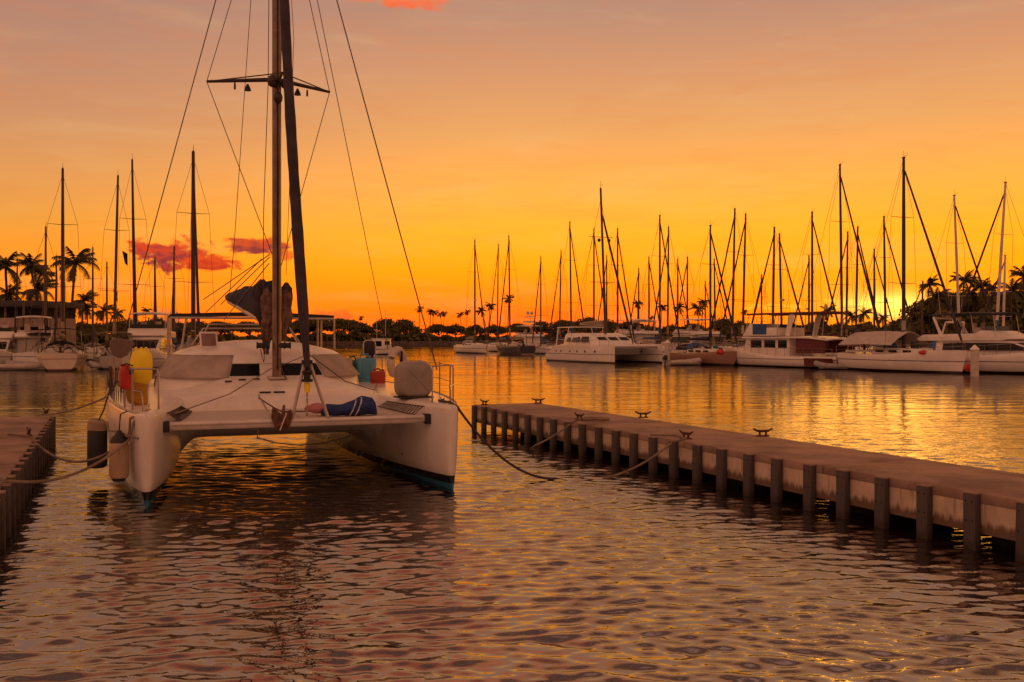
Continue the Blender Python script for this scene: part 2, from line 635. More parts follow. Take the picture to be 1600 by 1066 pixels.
# ------------------------------------------------------------------ shore
M_stone = mat('seawall_stone', (0.085, 0.060, 0.045, 1), 0.9, var=0.4, vscale=1.2, bump=0.6, bscale=3)
M_grass = mat('shore_grass', (0.05, 0.06, 0.02, 1), 0.95, var=0.3, vscale=.3)
SHORE = [(-700, 96), (-260, 104), (60, 118), (200, 150), (330, 235), (440, 345), (720, 343), (860, 322), (1040, 270), (1240, 215), (1400, 168), (1500, 140), (1640, 118), (2200, 92)]


def shore_depth(px):
    for (a, da), (b, db) in zip(SHORE, SHORE[1:]):
        if a <= px <= b:
            return da + (db - da) * (px - a) / (b - a)
    return 120


LANDZ = 1.5
mb = MB()
edge = []
for i in range(len(SHORE) - 1):
    for k in range(6):
        f_ = k / 6
        px = SHORE[i][0] + (SHORE[i + 1][0] - SHORE[i][0]) * f_
        edge.append((px, shore_depth(px)))
edge.append(SHORE[-1])
b0 = 0
prof = ((0.0, -0.6), (0.4, 0.9), (0.8, LANDZ), (10, LANDZ + 0.05), (80, LANDZ + .3), (500, LANDZ + 1), (1900, LANDZ + 1))
for px, d in edge:
    for (dd, z) in prof:
        jit = random.uniform(-.3, .3) if dd < 1 else 0
        D = d + dd + jit
        mb.v.append(((px - 800) / F * D, D, z))
n = len(prof)
for i in range(len(edge) - 1):
    for j in range(n - 1):
        a = i * n + j
        mb.f.append((a, a + n, a + n + 1, a + 1))
o = mb.build('shore', [M_stone, M_grass])
for p in o.data.polygons:
    p.material_index = 1 if (p.index % (n - 1)) >= 2 else 0
o['kind'] = 'structure'

# ------------------------------------------------------------------ docks
M_dockc = mat('dock_concrete', (0.33, 0.225, 0.175, 1), 0.8, var=0.25, vscale=1.1, bump=0.35, bscale=30, dirt=0.35)


def fascia_mat():
    m = bpy.data.materials.new('dock_fascia_concrete')
    m.use_nodes = True
    t = m.node_tree
    b = t.nodes['Principled BSDF']
    q = NG(t)
    ob = t.nodes.new('ShaderNodeTexCoord').outputs['Object']
    x, y, z = q.sep(ob)
    n1 = q.noise(ob, 2.2, 6.0, 0.62)
    st_ = q.noise(q.mapping(ob, (7, 7, 0.6)), 1.6, 6.0, 0.7)
    c = q.mix(q.ss(n1, .3, .7), (0.46, 0.35, 0.26, 1), (0.66, 0.54, 0.42, 1))
    c = q.mix(q.m('MULTIPLY', q.ss(st_, .52, .74), .75), c, (0.12, 0.07, 0.05, 1))
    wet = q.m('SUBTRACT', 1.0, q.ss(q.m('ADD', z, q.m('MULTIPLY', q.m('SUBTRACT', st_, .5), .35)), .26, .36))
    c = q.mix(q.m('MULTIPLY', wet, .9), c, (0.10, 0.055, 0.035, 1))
    t.links.new(c, b.inputs['Base Color'])
    b.inputs['Roughness'].default_value = .8
    bn = t.nodes.new('ShaderNodeBump')
    bn.inputs['Strength'].default_value = .35
    bn.inputs['Distance'].default_value = .01
    t.links.new(q.noise(ob, 26, 4, .6), bn.inputs['Height'])
    t.links.new(bn.outputs[0], b.inputs['Normal'])
    return m


M_fascia = fascia_mat()


def pile_mat():
    m = bpy.data.materials.new('fender_post_plastic')
    m.use_nodes = True
    t = m.node_tree
    b = t.nodes['Principled BSDF']
    q = NG(t)
    ob = t.nodes.new('ShaderNodeTexCoord').outputs['Object']
    x, y, z = q.sep(ob)
    st_ = q.noise(q.mapping(ob, (14, 14, 1.2)), 1.0, 5.0, .65)
    c = q.mix(q.ss(st_, .3, .7), (0.046, 0.038, 0.038, 1), (0.078, 0.066, 0.065, 1))
    c = q.mix(q.m('SUBTRACT', 1.0, q.ss(q.m('ADD', z, q.m('MULTIPLY', st_, .1)), .08, .2)), c, (0.035, 0.025, 0.02, 1))
    t.links.new(c, b.inputs['Base Color'])
    b.inputs['Roughness'].default_value = .6
    return m


M_pile = pile_mat()
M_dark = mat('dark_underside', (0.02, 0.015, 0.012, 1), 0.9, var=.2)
DH = 0.67                                   # dock deck height


def cleat_mb(mb, x, y, z, rz):
    m = Matrix.Rotation(rz, 3, 'Z')

    def q(a, b, c):
        return m @ Vector((a, b, c)) + Vector((x, y, z))
    mb.box(q(0, 0, .012), (.22, .09, .024), rz)
    for s in (-1, 1):
        mb.tube([q(s * .06, 0, .02), q(s * .065, 0, .085)], .022, 8)
    mb.tube([q(-.19, 0, .145), q(-.11, 0, .105), q(0, 0, .098), q(.11, 0, .105), q(.19, 0, .145)], [.014, .022, .025, .022, .014], 8)


def make_dock(name, p_near, p_far, width, side, label, n_extra, cleats, sp=0.71):
    """dock frame: local +X along the dock from near to far, posts on the y=0 face; deck goes to y=side*width"""
    a, b = Vector(p_near), Vector(p_far)
    t = (b - a).normalized()
    a = a - t * n_extra
    L = (b - a).length
    root = empty(name, (a.x, a.y, 0), math.atan2(t.y, t.x), label, 'dock')
    s = side
    # deck: slab with expansion joints drawn as real grooves between bays
    mb = MB()
    bay = 3.55
    x = 0.0
    while x < L - 0.01:
        x1 = min(x + bay, L)
        mb.box(((x + x1) / 2, s * width / 2, DH - 0.06), (x1 - x - 0.022, width, 0.12))
        x = x1
    mb.build('deck', M_dockc, root, bevel=0.012)
    mb = MB()
    mb.box((L / 2, s * 0.05, (DH - .122 + .19) / 2), (L - .02, 0.08, DH - .122 - .19))
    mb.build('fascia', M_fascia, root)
    mb = MB()
    mb.box((L / 2, s * (width - .05), (DH - .122 + .19) / 2), (L - .02, 0.08, DH - .122 - .19))
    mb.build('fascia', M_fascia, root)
    for e_ in ((L - .06),):
        mb = MB()
        mb.box((e_, s * width / 2, (DH - .122 + .19) / 2), (0.09, width - .19, DH - .124 - .19))
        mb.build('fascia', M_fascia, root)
    mb = MB()
    k = 0
    while 1.2 + 2.84 * k < L - .3:          # floats underneath
        mb.box((1.2 + 2.84 * k, s * width * .55, .18), (1.2, width * .62, .62))
        k += 1
    build_each(mb, 'float_block', M_dark, root)
    # posts on the water side face
    npost = int((L - 0.12) / sp) + 1
    first = None
    for i in range(npost):
        xx = L - 0.12 - i * sp
        if first is None:
            mb = MB()
            mb.box((0, -s * 0.05, (DH - 0.015 - .45) / 2), (0.175, 0.10, DH - .015 + .45))
            first = mb.build('post', M_pile, root, bevel=0.012)
            mb = MB()
            mb.box((0, -s * .05, DH - .005), (.181, .106, .02))
            cap = mb.build('post_cap', M_dockc, first, bevel=.004)
            mb = MB()
            for zz in (DH - .1, DH - .33):
                for q in (-.045, .045):
                    mb.tube([(q, -s * .096, zz), (q, -s * .106, zz)], .011, 6)
            bo = build_each(mb, 'bolt', M_black, first)
            p = first
        else:
            p = copy_tree(first, root)
        p.location = (xx + random.uniform(-.015, .015), 0, random.uniform(-.014, .004))
        p.rotation_euler = (random.uniform(-.006, .006), random.uniform(-.014, .014), random.uniform(-.02, .02))
    cm = None
    for (cx, cy, rz) in cleats:
        if cm is None:
            mb = MB()
            cleat_mb(mb, 0, 0, 0, 0)
            cm = mb.build('cleat', M_rust, root)
            c = cm
        else:
            c = cm.copy()
            COL.objects.link(c)
            c.parent = root
        wl = Vector((cx, cy))
        loc = Matrix.Rotation(-root.rotation_euler.z, 2) @ (wl - Vector((a.x, a.y)))
        c.location = (loc.x, loc.y, DH)
        c.rotation_euler = (0, 0, rz)
    return root


def pz(px, py, z):
    v = onz(px, py, z)
    return (v.x, v.y)


near_R, far_R = onz(1545, 773, DH), onz(741, 632.5, DH)
make_dock('dock', (near_R.x, near_R.y, 0), (far_R.x, far_R.y, 0), 1.9, -1,
          'long concrete dock with square dark posts, at the right of the front catamaran', 4.3,
          [pz(757, 633, DH) + (0.3,), pz(841, 630.5, DH) + (1.2,), pz(905, 656, DH) + (0.1,), pz(1005, 653, DH) + (1.2,), pz(1072, 686, DH) + (.1,), pz(1192, 682, DH) + (1.3,)])
near_L, far_L = onz(2, 757, DH), onz(80, 650, DH)
make_dock('dock', (near_L.x, near_L.y, 0), (far_L.x, far_L.y, 0), 2.6, 1,
          'shorter concrete dock with dark posts, at the left of the front catamaran', 5.0,
          [pz(72, 648, DH) + (0.4,), pz(45, 681, DH) + (0.2,), pz(-30, 735, DH) + (0.2,)])

# ------------------------------------------------------------------ the catamaran in front
CM = Vector((-3.22, 15.13, 0))
CROT = R(21)
Vx, Vs = Vector((math.cos(CROT), math.sin(CROT), 0)), Vector((-math.sin(CROT), math.cos(CROT), 0))
cat = empty('catamaran', CM, CROT, 'large white catamaran with a bare mast, moored between the two docks in front', 'catamaran')


def CW(X, s, z):
    return CM + Vx * X + Vs * s + Vector((0, 0, z))


def CP(px, py, s):
    """local catamaran point seen at a photo pixel on the cross-section s"""
    k = (px - 800) / F
    X = (k * (CM.y + s * Vs.y) - CM.x - s * Vs.x) / (Vx.x - k * Vx.y)
    d = CM.y + X * Vx.y + s * Vs.y
    return Vector((X, s, CAMZ - (py - HOR) / F * d))


def lerp_t(tab, x):
    if x <= tab[0][0]:
        return tab[0][1:]
    for a, b in zip(tab, tab[1:]):
        if x <= b[0]:
            f_ = (x - a[0]) / (b[0] - a[0])
            return tuple(p + (q - p) * f_ for p, q in zip(a[1:], b[1:]))
    return tab[-1][1:]


# s : deck half width, waterline half width, sheer height, keel depth
HT = [(-.06, .035, .015, 1.31, .25), (-.045, .065, .02, 1.345, .3), (-.01, .095, .03, 1.365, .34), (.06, .125, .042, 1.375, .36), (.15, .155, .055, 1.38, .38), (.4, .235, .085, 1.39, .42), (.8, .335, .13, 1.40, .45), (1.5, .465, .21, 1.41, .5),
      (2.5, .60, .32, 1.43, .5), (4.0, .70, .45, 1.45, .5), (6, .74, .54, 1.46, .5), (8, .74, .54, 1.45, .5), (10, .68, .48, 1.4, .4), (11.2, .60, .40, 0.9, .2), (11.9, .55, .36, 0.45, .1)]


def smooth_tab(tab, x):
    # Catmull style smoothing by averaging
    e = 0.18 if x > .5 else 0.0
    a, b, c = lerp_t(tab, x - e), lerp_t(tab, x), lerp_t(tab, x + e)
    return tuple((p + 2 * q + r) / 4 for p, q, r in zip(a, b, c))


M_hull = hull_mat('catamaran_gelcoat', WHITE, (0.012, 0.012, 0.014, 1), (0.02, 0.13, 0.22, 1), 0.095, 0.225, 0.016, ax=1, dirt=.42)


def hull_ring(X0, s):
    dw, ww, sh, kd = smooth_tab(HT, s)
    ed = min(1.0, .35 + dw * 1.1)
    half = [(0, -kd), (ww * .6, -kd * .8), (ww * .92, -kd * .35), (ww, 0.0), (ww + (dw - ww) * .36, sh * .11), (ww + (dw - ww) * .66, sh * .24), (ww + (dw - ww) * .86, sh * .42),
            (ww + (dw - ww) * .96, sh * .66), (dw, sh - .07), (dw - .008 * ed, sh - .032), (dw - .03 * ed, sh - .008), (dw * .82 - .02 * ed, sh + .006), (dw * .4, sh + .022)]
    pts = [(X0 + x, s + (0.0 if s > .2 else -.05 * (z / 1.4) ** 2), z) for x, z in half]
    pts += [(X0, s, sh + .026)]
    pts += [(X0 - x, s + (0.0 if s > .2 else -.05 * (z / 1.4) ** 2), z) for x, z in half[::-1][:-1]]
    return pts


ST = [-.06, -.045, -.01, .03, .06, .1, .18, .3, .45, .65, .9, 1.2, 1.6, 2, 2.5, 3, 3.6, 4.3, 5, 6, 7, 8, 9, 10, 10.6, 11.2, 11.9]
for X0 in (-2.37, 2.37):
    mb = MB()
    mb.loft([hull_ring(X0, s) for s in ST])
    h_ = mb.build('hull', M_hull, cat, ang=60)
    # teak coloured rubbing strake and toe rail
    sg = -1 if X0 < 0 else 1
    mb = MB()
    mb.tube([(X0 + sg * (smooth_tab(HT, s)[0] - .015), s, smooth_tab(HT, s)[2] - .03 + .03) for s in ST[4:-2]], .014, 6)
    mb.build('toe_rail', M_alu, h_)

# deck between the hulls
DZ = [(2.22, 1.04), (2.24, 1.22), (2.30, 1.34), (2.42, 1.45), (2.8, 1.56), (3.2, 1.62), (3.8, 1.74), (4.6, 1.80), (6, 1.82), (12, 1.6)]
DS = [(2.22, 1.10), (2.26, 1.22), (2.34, 1.28), (2.5, 1.34), (2.8, 1.40), (3.2, 1.42), (3.8, 1.45), (5, 1.47), (12, 1.45)]


def sm(a, b, x):
    t_ = min(1, max(0, (x - a) / (b - a)))
    return t_ * t_ * (3 - 2 * t_)


def front_s(X):
    return 0.10 * (1 - (abs(X) / 2.2) ** 2) * -1 + .1


def deck_z(X, s):
    c, e = lerp_t(DZ, s)[0], lerp_t(DS, s)[0]
    f_ = 1 - sm(0.75, 2.15, abs(X))
    return e + (c - e) * f_


mb = MB()
mb.grid(lambda X, s: (X, s + front_s(X), deck_z(X, s)), [(-2.36 + 4.72 * i / 48) for i in range(49)],
        [2.22, 2.24, 2.26, 2.3, 2.34, 2.42, 2.5, 2.65, 2.8, 3, 3.2, 3.5, 3.8, 4.2, 4.6, 5, 5.5, 6, 7, 8, 9, 10, 11])
mb.build('foredeck', M_gel, cat, ang=70)


# nacelle under the deck: arch between the hulls
def under_z(X):
    return 0.66 - 0.50 * sm(1.38, 2.0, abs(X)) ** 1.6


mb = MB()
Xs = [(-2.2 + 4.4 * i / 44) for i in range(45)]


def nac(X, k):
    u = under_z(X)
    prof_ = [(2.23, 1.16), (2.30, 1.06), (2.45, .96), (2.68, .86), (3.0, .76), (3.5, u + .0), (4.5, u - .02), (7, u - .05), (11, u)]
    s, z = prof_[k]
    if 0 < k < 5:
        z = u + (z - .70) * (1.16 - u) / (1.16 - .70)
    return (X, s + front_s(X), z)


mb.grid(lambda X, k: nac(X, int(k)), Xs, range(9))
mb.build('nacelle', M_gel, cat, ang=70)

# crossbeam, net and lacing
mb = MB()
bs = 0.52
bz_ = 1.135
bl, br = Vector((-2.07, bs, bz_)), Vector((2.07, bs, bz_))
mb.tube([bl, br], .062, 16, .07)
xb = mb.build('crossbeam', M_aluw, cat)
mb = MB()
for X, s_ in ((-2.0, -1), (2.0, 1)):
    mb.box((X + s_ * .10, bs - .01, bz_), (.12, .20, .17))
build_each(mb, 'beam_bracket', M_black, xb, bevel=.01)
mb = MB()
mb.box((0, bs - .072, bz_ + .02), (4.0, .02, .018))
mb.box((0, bs - .062, bz_ - .045), (4.0, .03, .016))
mb.build('beam_rail', M_alu, xb)


def netmat():
    m = bpy.data.materials.new('trampoline_net')
    m.use_nodes = True
    t = m.node_tree
    b = t.nodes['Principled BSDF']
    q = NG(t)
    ob = t.nodes.new('ShaderNodeTexCoord').outputs['Object']
    x, y, z = q.sep(ob)
    wx = q.m('ABSOLUTE', q.m('SINE', q.m('MULTIPLY', x, 130.0)))
    wy = q.m('ABSOLUTE', q.m('SINE', q.m('MULTIPLY', y, 130.0)))
    f_ = q.m('MULTIPLY', wx, wy)
    c = q.mix(q.ss(f_, .4, .75), (0.64, 0.57, 0.50, 1), (0.36, 0.30, 0.26, 1))
    t.links.new(c, b.inputs['Base Color'])
    b.inputs['Roughness'].default_value = .8
    return m


M_net = netmat()
for x0, x1 in ((-1.86, -.03), (.03, 1.86)):
    mb = MB()
    mb.slab(lambda X, s: (X, s, 1.185 + .03 * (s - .6) - .03 * math.sin(math.pi * (X - x0) / (x1 - x0)) * math.sin(math.pi * (s - .6) / 1.6)),
            [x0 + (x1 - x0) * i / 10 for i in range(11)], [.6 + 1.62 * i / 8 for i in range(9)], (0, 0, -.012))
    mb.build('trampoline', M_net, cat)
for sg in (-1, 1):
    mb = MB()
    pts, ro, ri = [], [], []
    for i in range(30):
        s = .62 + 1.58 * i / 29
        xo = 2.37 - smooth_tab(HT, s)[0] - .004
        ro.append((sg * xo, s, 1.335))
        ri.append((sg * (xo - .17), s, 1.20 + .03 * (s - .6)))
        pts.append(ro[-1] if i % 2 else ri[-1])
    mb.tube(pts, .0055, 5)
    mb.tube(ro, .009, 6)
    mb.tube(ri, .009, 6)
    mb.build('net_lacing', M_roped, cat)
mb = MB()
mb.tube([(0, .5, 1.16), (0, 2.3, 1.2)], .045, 10)
mb.build('net_spar', M_alu, cat)

# cabin
NEXP, CA, CB_, CS, CX = 3.3, 2.07, 3.15, 7.1, -.08


def outline(th, sc, dz=0.0):
    ct, s_t = math.cos(th), math.sin(th)
    x = CA * math.copysign(abs(ct) ** (2 / NEXP), ct)
    y = (CB_ if s_t > 0 else 1.5) * abs(s_t) ** (2 / NEXP)
    y = math.copysign(y, s_t)
    return x * sc + CX, CS - y * (sc * .93 + .07 if s_t > 0 else sc)


LV = [(1.40, 1.035), (1.78, 1.0), (2.13, .855), (2.19, .82), (2.25, .76), (2.34, .60), (2.41, .42), (2.46, .2), (2.47, .04)]
NT = 96


def lvl(i):
    z, sc = LV[i]
    return [(outline(2 * math.pi * j / NT, sc)[0], outline(2 * math.pi * j / NT, sc)[1], z) for j in range(NT)]


mb = MB()
mb.loft([lvl(i) for i in range(len(LV))])
cabin = mb.build('cabin', M_gel, cat, ang=50)


def wall_pt(th, t_, off):
    """point on the cabin's sloping wall, t_ 0..1 from 1.78 to 2.13"""
    z = 1.78 + .35 * t_
    sc = 1.0 - .145 * t_
    x, y = outline(th, sc)
    x2, y2 = outline(th + .01, sc)
    tx, ty = x2 - x, y2 - y
    l = math.hypot(tx, ty) or 1
    nx, ny = -ty / l, tx / l
    if nx * (x - CX) + ny * (y - CS) < 0:
        nx, ny = -nx, -ny
    return (x + nx * off, y + ny * off, z + off * .4)


def th_of_X(X):
    # front half: X = CA*cos^(2/n)
    X -= CX
    c = (abs(X) / CA) ** (NEXP / 2)
    return math.acos(min(1, c)) if X >= 0 else math.pi - math.acos(min(1, c))


def wall_panel(mb, tha, thb, t0, t1, off, wav=0.0):
    ths = [tha + (thb - tha) * i / 26 for i in range(27)]
    ts = [t0 + (t1 - t0) * i / 6 for i in range(7)]

    def fn(th, t_):
        w = wav * (mnoise.noise((th * 9, t_ * 1.3 + th * 3, 1.7)) + .5 * math.sin(th * 60 + t_ * 4)) * math.sin(math.pi * min(1, max(0, (t_ - t0) / (t1 - t0))))
        return wall_pt(th, t_, off + w)
    return mb.grid(fn, ths, ts)


for Xa, Xb in ((-.86, -.30), (.12, .93)):
    mb = MB()
    wall_panel(mb, th_of_X(Xa), th_of_X(Xb), -.02, .62, .006)
    mb.build('windscreen', M_glass, cabin)
for tha, thb in ((th_of_X(-.87), math.pi * 1.03), (th_of_X(.95), -.1)):
    mb = MB()
    wall_panel(mb, tha, thb, -.16, 1.10, .02, .022)
    c_ = mb.build('windscreen_cover', mat('cover_cloth', (.40, .335, .285, 1), .85, var=.12, bump=.35, bscale=8), cabin)
    so = c_.modifiers.new('cloth', 'SOLIDIFY')
    so.thickness = .006
# brow over the windows
mb = MB()
wall_panel(mb, th_of_X(-.9), th_of_X(.98), .64, 1.06, .012)
mb.build('brow', M_gel, cabin)
# small deck hatches / fairleads
mb = MB()
for X, s in ((-.92, 3.55), (-.66, 3.62), (-.4, 3.66), (-.35, 2.62), (-.1, 2.62)):
    mb.box((X, s, deck_z(X, s - front_s(X)) + .014), (.13 if s > 3 else .2, .045, .03))
build_each(mb, 'deck_fitting', M_black, cat, bevel=.005)

# open hatch on the roof
hm = MB()
hp = CP(326, 531, 5.6)
hm.box(tuple(hp), (.36, .03, .36), R(8), ('X', R(-22)))
hatch = hm.build('roof_hatch', M_gel, cat, bevel=.02)
hm = MB()
hm.box((hp.x, hp.y - .02, hp.z), (.29, .012, .28), R(8), ('X', R(-22)))
hm.build('hatch_lens', mat('smoked_acrylic', (.22, .13, .12, 1), .12, var=.05), hatch, bevel=.01)

# mast and rig
MBASE = Vector((0.0, 3.75, 1.70))
MTOP = Vector((0.0, 3.80, 14.4))


def mz(z):
    f_ = (z - MBASE.z) / (MTOP.z - MBASE.z)
    return MBASE.lerp(MTOP, f_)


mb = MB()
mb.tube([MBASE, mz(6), mz(11), MTOP], [.088, .088, .088, .075], 16, .12, up=(0, 1, 0))
mast = mb.build('mast', mat('mast_oxidised_aluminium', (.22, .155, .12, 1), .36, .45, var=.2), cat)
mb = MB()
mb.box((MBASE.x, MBASE.y - .114, 8), (.03, .02, 12.2))
mb.build('sail_track', M_black, mast)
mb = MB()
mb.box((0, 3.75, 1.735), (.36, .4, .05))
mb.build('mast_step', M_alu, mast, bevel=.015)
sprz = 7.55
tipL, tipR, tipF = CP(323, 127.5, 4.1), CP(515, 144, 4.1), CP(441, 114, 3.0)
for tip in (tipL, tipR, tipF):
    mb = MB()
    base = mz(sprz - .02 if tip is not tipF else sprz - .1)
    mb.tube([base, tip], [.045, .026], 10)
    mb.build('spreader', M_alud, mast)
mb = MB()
for tip in (tipL, tipR):
    mb.tube([tipF, tip], .012, 6)
build_each(mb, 'jumper_stay', M_wire, mast)
mb = MB()
mb.ell(mz(sprz - .42) + Vector((0, -.2, 0)), (.09, .09, .12))
mb.ell(mz(sprz - .1) + Vector((-.1, -.16, 0)), (.10, .1, .12))
mb.ell(mz(sprz - .1) + Vector((.16, -.10, -.02)), (.10, .1, .1))
mb.build('spreader_bracket', M_alud, mast)
for px, py in ((387, 137), (465, 144), (367, 135), (480, 146)):
    mb = MB()
    p = CP(px, py, 4.05)
    big = px in (387, 465)
    mb.tube([p + Vector((0, 0, .07)), p, p - Vector((0, 0, .06))], [.015, .05 if big else .02, .07 if big else .02], 8)
    mb.build('deck_light', M_black, mast)


def wire(name, pts, r=.009, m_=None, par=None, n=6):
    mb = MB()
    mb.tube(pts, r, n)
    return mb.build(name, m_ or M_wire, par or cat)


chL, chR = Vector((-3.02, 5.6, 1.5)), Vector((3.02, 5.6, 1.5))
wire('shroud', [mz(13.4), CP(184, 560, 5.6)], .011)
wire('shroud', [mz(13.4), CP(683, 578, .9)], .011)
wire('shroud', [mz(13.0), CP(606, 545, 5.6)], .008)
wire('diamond_stay', [mz(12.0), tipL], .008)
wire('diamond_stay', [tipL, mz(3.9)], .008)
wire('diamond_stay', [mz(12.0), tipR], .008)
wire('diamond_stay', [tipR, mz(3.6)], .008)
wire('halyard', [mz(14.0) + Vector((-.1, 0, 0)), CP(392, 0, 4.3), CP(366, 380, 4.3), CP(358, 468, 5)], .007)
wire('halyard', [mz(14) + Vector((-.12, -.1, 0)), CP(419, 130, 3.6), CP(412, 330, 3.6), CP(411, 480, 3.6)], .008)
wire('halyard', [mz(14) + Vector((.12, -.1, 0)), CP(439, 130, 3.6), CP(435, 330, 3.6), CP(436, 520, 3.6)], .007)
wire('halyard', [mz(14) + Vector((.05, .2, 0)), CP(459, 60, 4.6), CP(452, 300, 4.8), CP(447, 430, 4.8)], .006)
# furled headsail on its stay
jb, jt = CP(480, 592, .5), None
jt = Vector((0.0, 3.62, 14.1))
mb = MB()
pts, rad = [], []
for i in range(60):
    f_ = i / 59
    p = Vector((jb.x, jb.y, jb.z + .22)).lerp(jt, f_)
    p.x -= .10 * math.sin(math.pi * f_)
    pts.append(p)
    rad.append((.05 + .048 * sm(0, .10, f_) - .025 * f_) * (1 + .035 * math.sin(i * 1.9) + .03 * math.sin(i * .7)))
mb.tube(pts, rad, 12)
jib = mb.build('furled_jib', M_jib, cat)
mb = MB()
mb.tube([pts[0] - Vector((0, 0, .02)), pts[0] + Vector((0, 0, .06))], [.07, .045], 12)
mb.build('swivel', M_black, jib)
drum = MB()
drum.tube([jb + Vector((0, 0, -.05)), jb + Vector((0, 0, -.01)), jb + Vector((0, 0, 0)), jb + Vector((0, 0, .09)), jb + Vector((0, 0, .10)), jb + Vector((0, 0, .13))],
          [.09, .09, .055, .055, .085, .085], 14)
drum.build('furler_drum', M_black, cat)
drum = MB()
drum.tube([jb + Vector((0, 0, -.22)), jb + Vector((0, 0, -.06))], [.045, .05], 10)
drum.build('furler_toggle', M_yellow, cat)
mb = MB()
for i in range(7):
    zc = jb.z - .25 - i * .055
    mb.tube([(jb.x, jb.y, zc + .03), (jb.x, jb.y, zc - .03)], .012 if i % 2 else .018, 6)
mb.tube([(jb.x, jb.y, 1.28), (jb.x, jb.y, jb.z - .2)], .008, 6)
mb.build('chain', M_steel, cat)
# A-frame on the crossbeam
apx = Vector((jb.x, bs, CP(484, 566, .5).z))
for px in (456, 513):
    fo = CP(px, 652, .5)
    mb = MB()
    mb.tube([apx + Vector((.04 if px > 480 else -.04, 0, 0)), Vector((fo.x, .5, 1.19))], .028, 10)
    mb.build('bridle_leg', M_alu, cat)
mb = MB()
mb.box(tuple(apx), (.17, .09, .07))
mb.build('bridle_head', M_black, cat, bevel=.01)
wire('furling_line', [apx + Vector((0, 0, .15)), Vector((.9, 1.6, 1.75)), Vector((1.75, 3.0, 1.50)), Vector((2.4, 5.5, 1.56)), Vector((2.2, 8, 1.6))], .008, M_roped)
wire('furling_line', [apx + Vector((0, 0, .12)), Vector((-.2, 2.0, 2.0)), Vector((.05, 3.6, 1.95))], .006, M_roped)
wire('net_line', [Vector((-1.95, .62, 1.33)), Vector((-1.0, 2.3, 1.52)), Vector((.02, 3.7, 2.0))], .010, M_rope)
# anchor on the roller
mb = MB()
a0 = CP(441, 650, .40)
mb.tube([a0 + Vector((.10, .55, .12)), a0 + Vector((.03, .1, .03)), a0 + Vector((-.03, -.1, -.16))], [.022, .03, .024], 8)
vv = [a0 + Vector(p) for p in ((-.15, .02, .16), (-.17, .05, -.03), (-.10, -.03, -.21), (0, -.10, -.08), (.10, -.03, -.20), (.18, .05, 0), (.14, .02, .10), (0, .05, .02), (0, .1, .0))]
b0 = len(mb.v)
mb.v.extend([tuple(p) for p in vv])
for f_ in ((0, 1, 3, 7), (1, 2, 3), (3, 4, 5), (3, 5, 6, 7), (0, 8, 1), (8, 2, 1), (8, 4, 2), (8, 5, 4), (8, 6, 5), (2, 4, 3), (0, 7, 8), (7, 6, 8)):
    mb.f.append(tuple(b0 + i for i in f_))
anchor = mb.build('anchor', M_rust, cat, ang=20)
mb = MB()
mb.tube([a0 + Vector((-.05, -.12, -.22)), a0 + Vector((.06, -.06, .05))], .014, 6)
mb.build('anchor_shank', M_steel, anchor)
wire('bowsprit_strut', [CP(404, 618, 2.3), CP(425, 655, .6)], .02, M_alu)
wire('anchor_chain', [CP(404, 622, 2.1), CP(428, 637, 1.2), CP(440, 643, .6), CP(478, 643, .5)], .012, M_rust)
# rope bridle hanging under the beam
br_ = [CP(403, 672, .5), CP(402, 684, .6), CP(430, 692, .8), CP(470, 696, 1.2), CP(510, 692, 2), CP(545, 682, 1.4), CP(558, 670, .9)]
wire('mooring_bridle', br_, .012, M_rope)

# boom and sail bag
g0 = Vector((0, 3.92, 2.72))
ge = CP(358, 471, 8.0)
mb = MB()
mb.tube([g0, g0.lerp(ge, .5), ge], [.075, .075, .06], 12)
boom = mb.build('boom', M_aluw, cat)
mb = MB()
rings = []
dirb = (ge - g0).normalized()
sidev = dirb.cross(Vector((0, 0, 1))).normalized()
for i in range(13):
    f_ = .02 + i / 12 * .96
    p = g0.lerp(ge, f_)
    hgt = (.74 * (1 - f_) ** .9 + .18)
    wid = .20 * (1 - .45 * f_)
    rg = []
    for j in range(16):
        t_ = 2 * math.pi * j / 16
        c_, s_ = math.cos(t_), math.sin(t_)
        rr = 1 + .20 * mnoise.noise(Vector((f_ * 9, c_ * 1.6, s_ * 2.6)))
        rg.append(p + sidev * (wid * c_ * rr) + Vector((0, 0, hgt * .5 + hgt * .5 * s_ * rr)))
    rings.append(rg)
mb.loft(rings)
mb.build('sail_bag', M_sail, cat, ang=179)
AGED = mat('aged_sailcloth', (.17, .10, .08, 1), .9, var=.4, vscale=7, bump=.6, bscale=20)
for k, (px, y0, y1, r_, m_, s_) in enumerate(((418, 450, 552, .115, AGED, 4.02), (445, 455, 532, .125, AGED, 4.02), (446, 443, 520, .12, M_jib, 4.22), (410, 438, 515, .15, M_jib, 4.3))):
    mb = MB()
    rings = []
    for i in range(40):
        f_ = i / 39
        c = CP(px + 2.0 * math.sin(f_ * 5 + k), y0 + (y1 - y0) * f_, s_)
        env_ = min(1, f_ * 6 + .25) * (1 - .55 * sm(.45, 1, f_)) * (1 + .16 * math.sin(f_ * 11 + 2 * k))
        rg = []
        for j in range(40):
            t_ = 2 * math.pi * j / 40
            fold = .34 * mnoise.noise(Vector((math.cos(t_) * 2.6 + k * 5, math.sin(t_) * 2.6, f_ * 2.4))) + .16 * mnoise.noise(Vector((math.cos(t_) * 7, math.sin(t_) * 7 + k, f_ * 6)))
            rr = r_ * env_ * (1 + fold * 1.5)
            rg.append(c + Vector((rr * math.cos(t_), rr * math.sin(t_) * .8, .03 * math.sin(t_ * 3 + f_ * 9))))
        rings.append(rg)
    mb.loft(rings)
    mb.build('mainsail_fold', m_, cat, ang=179)
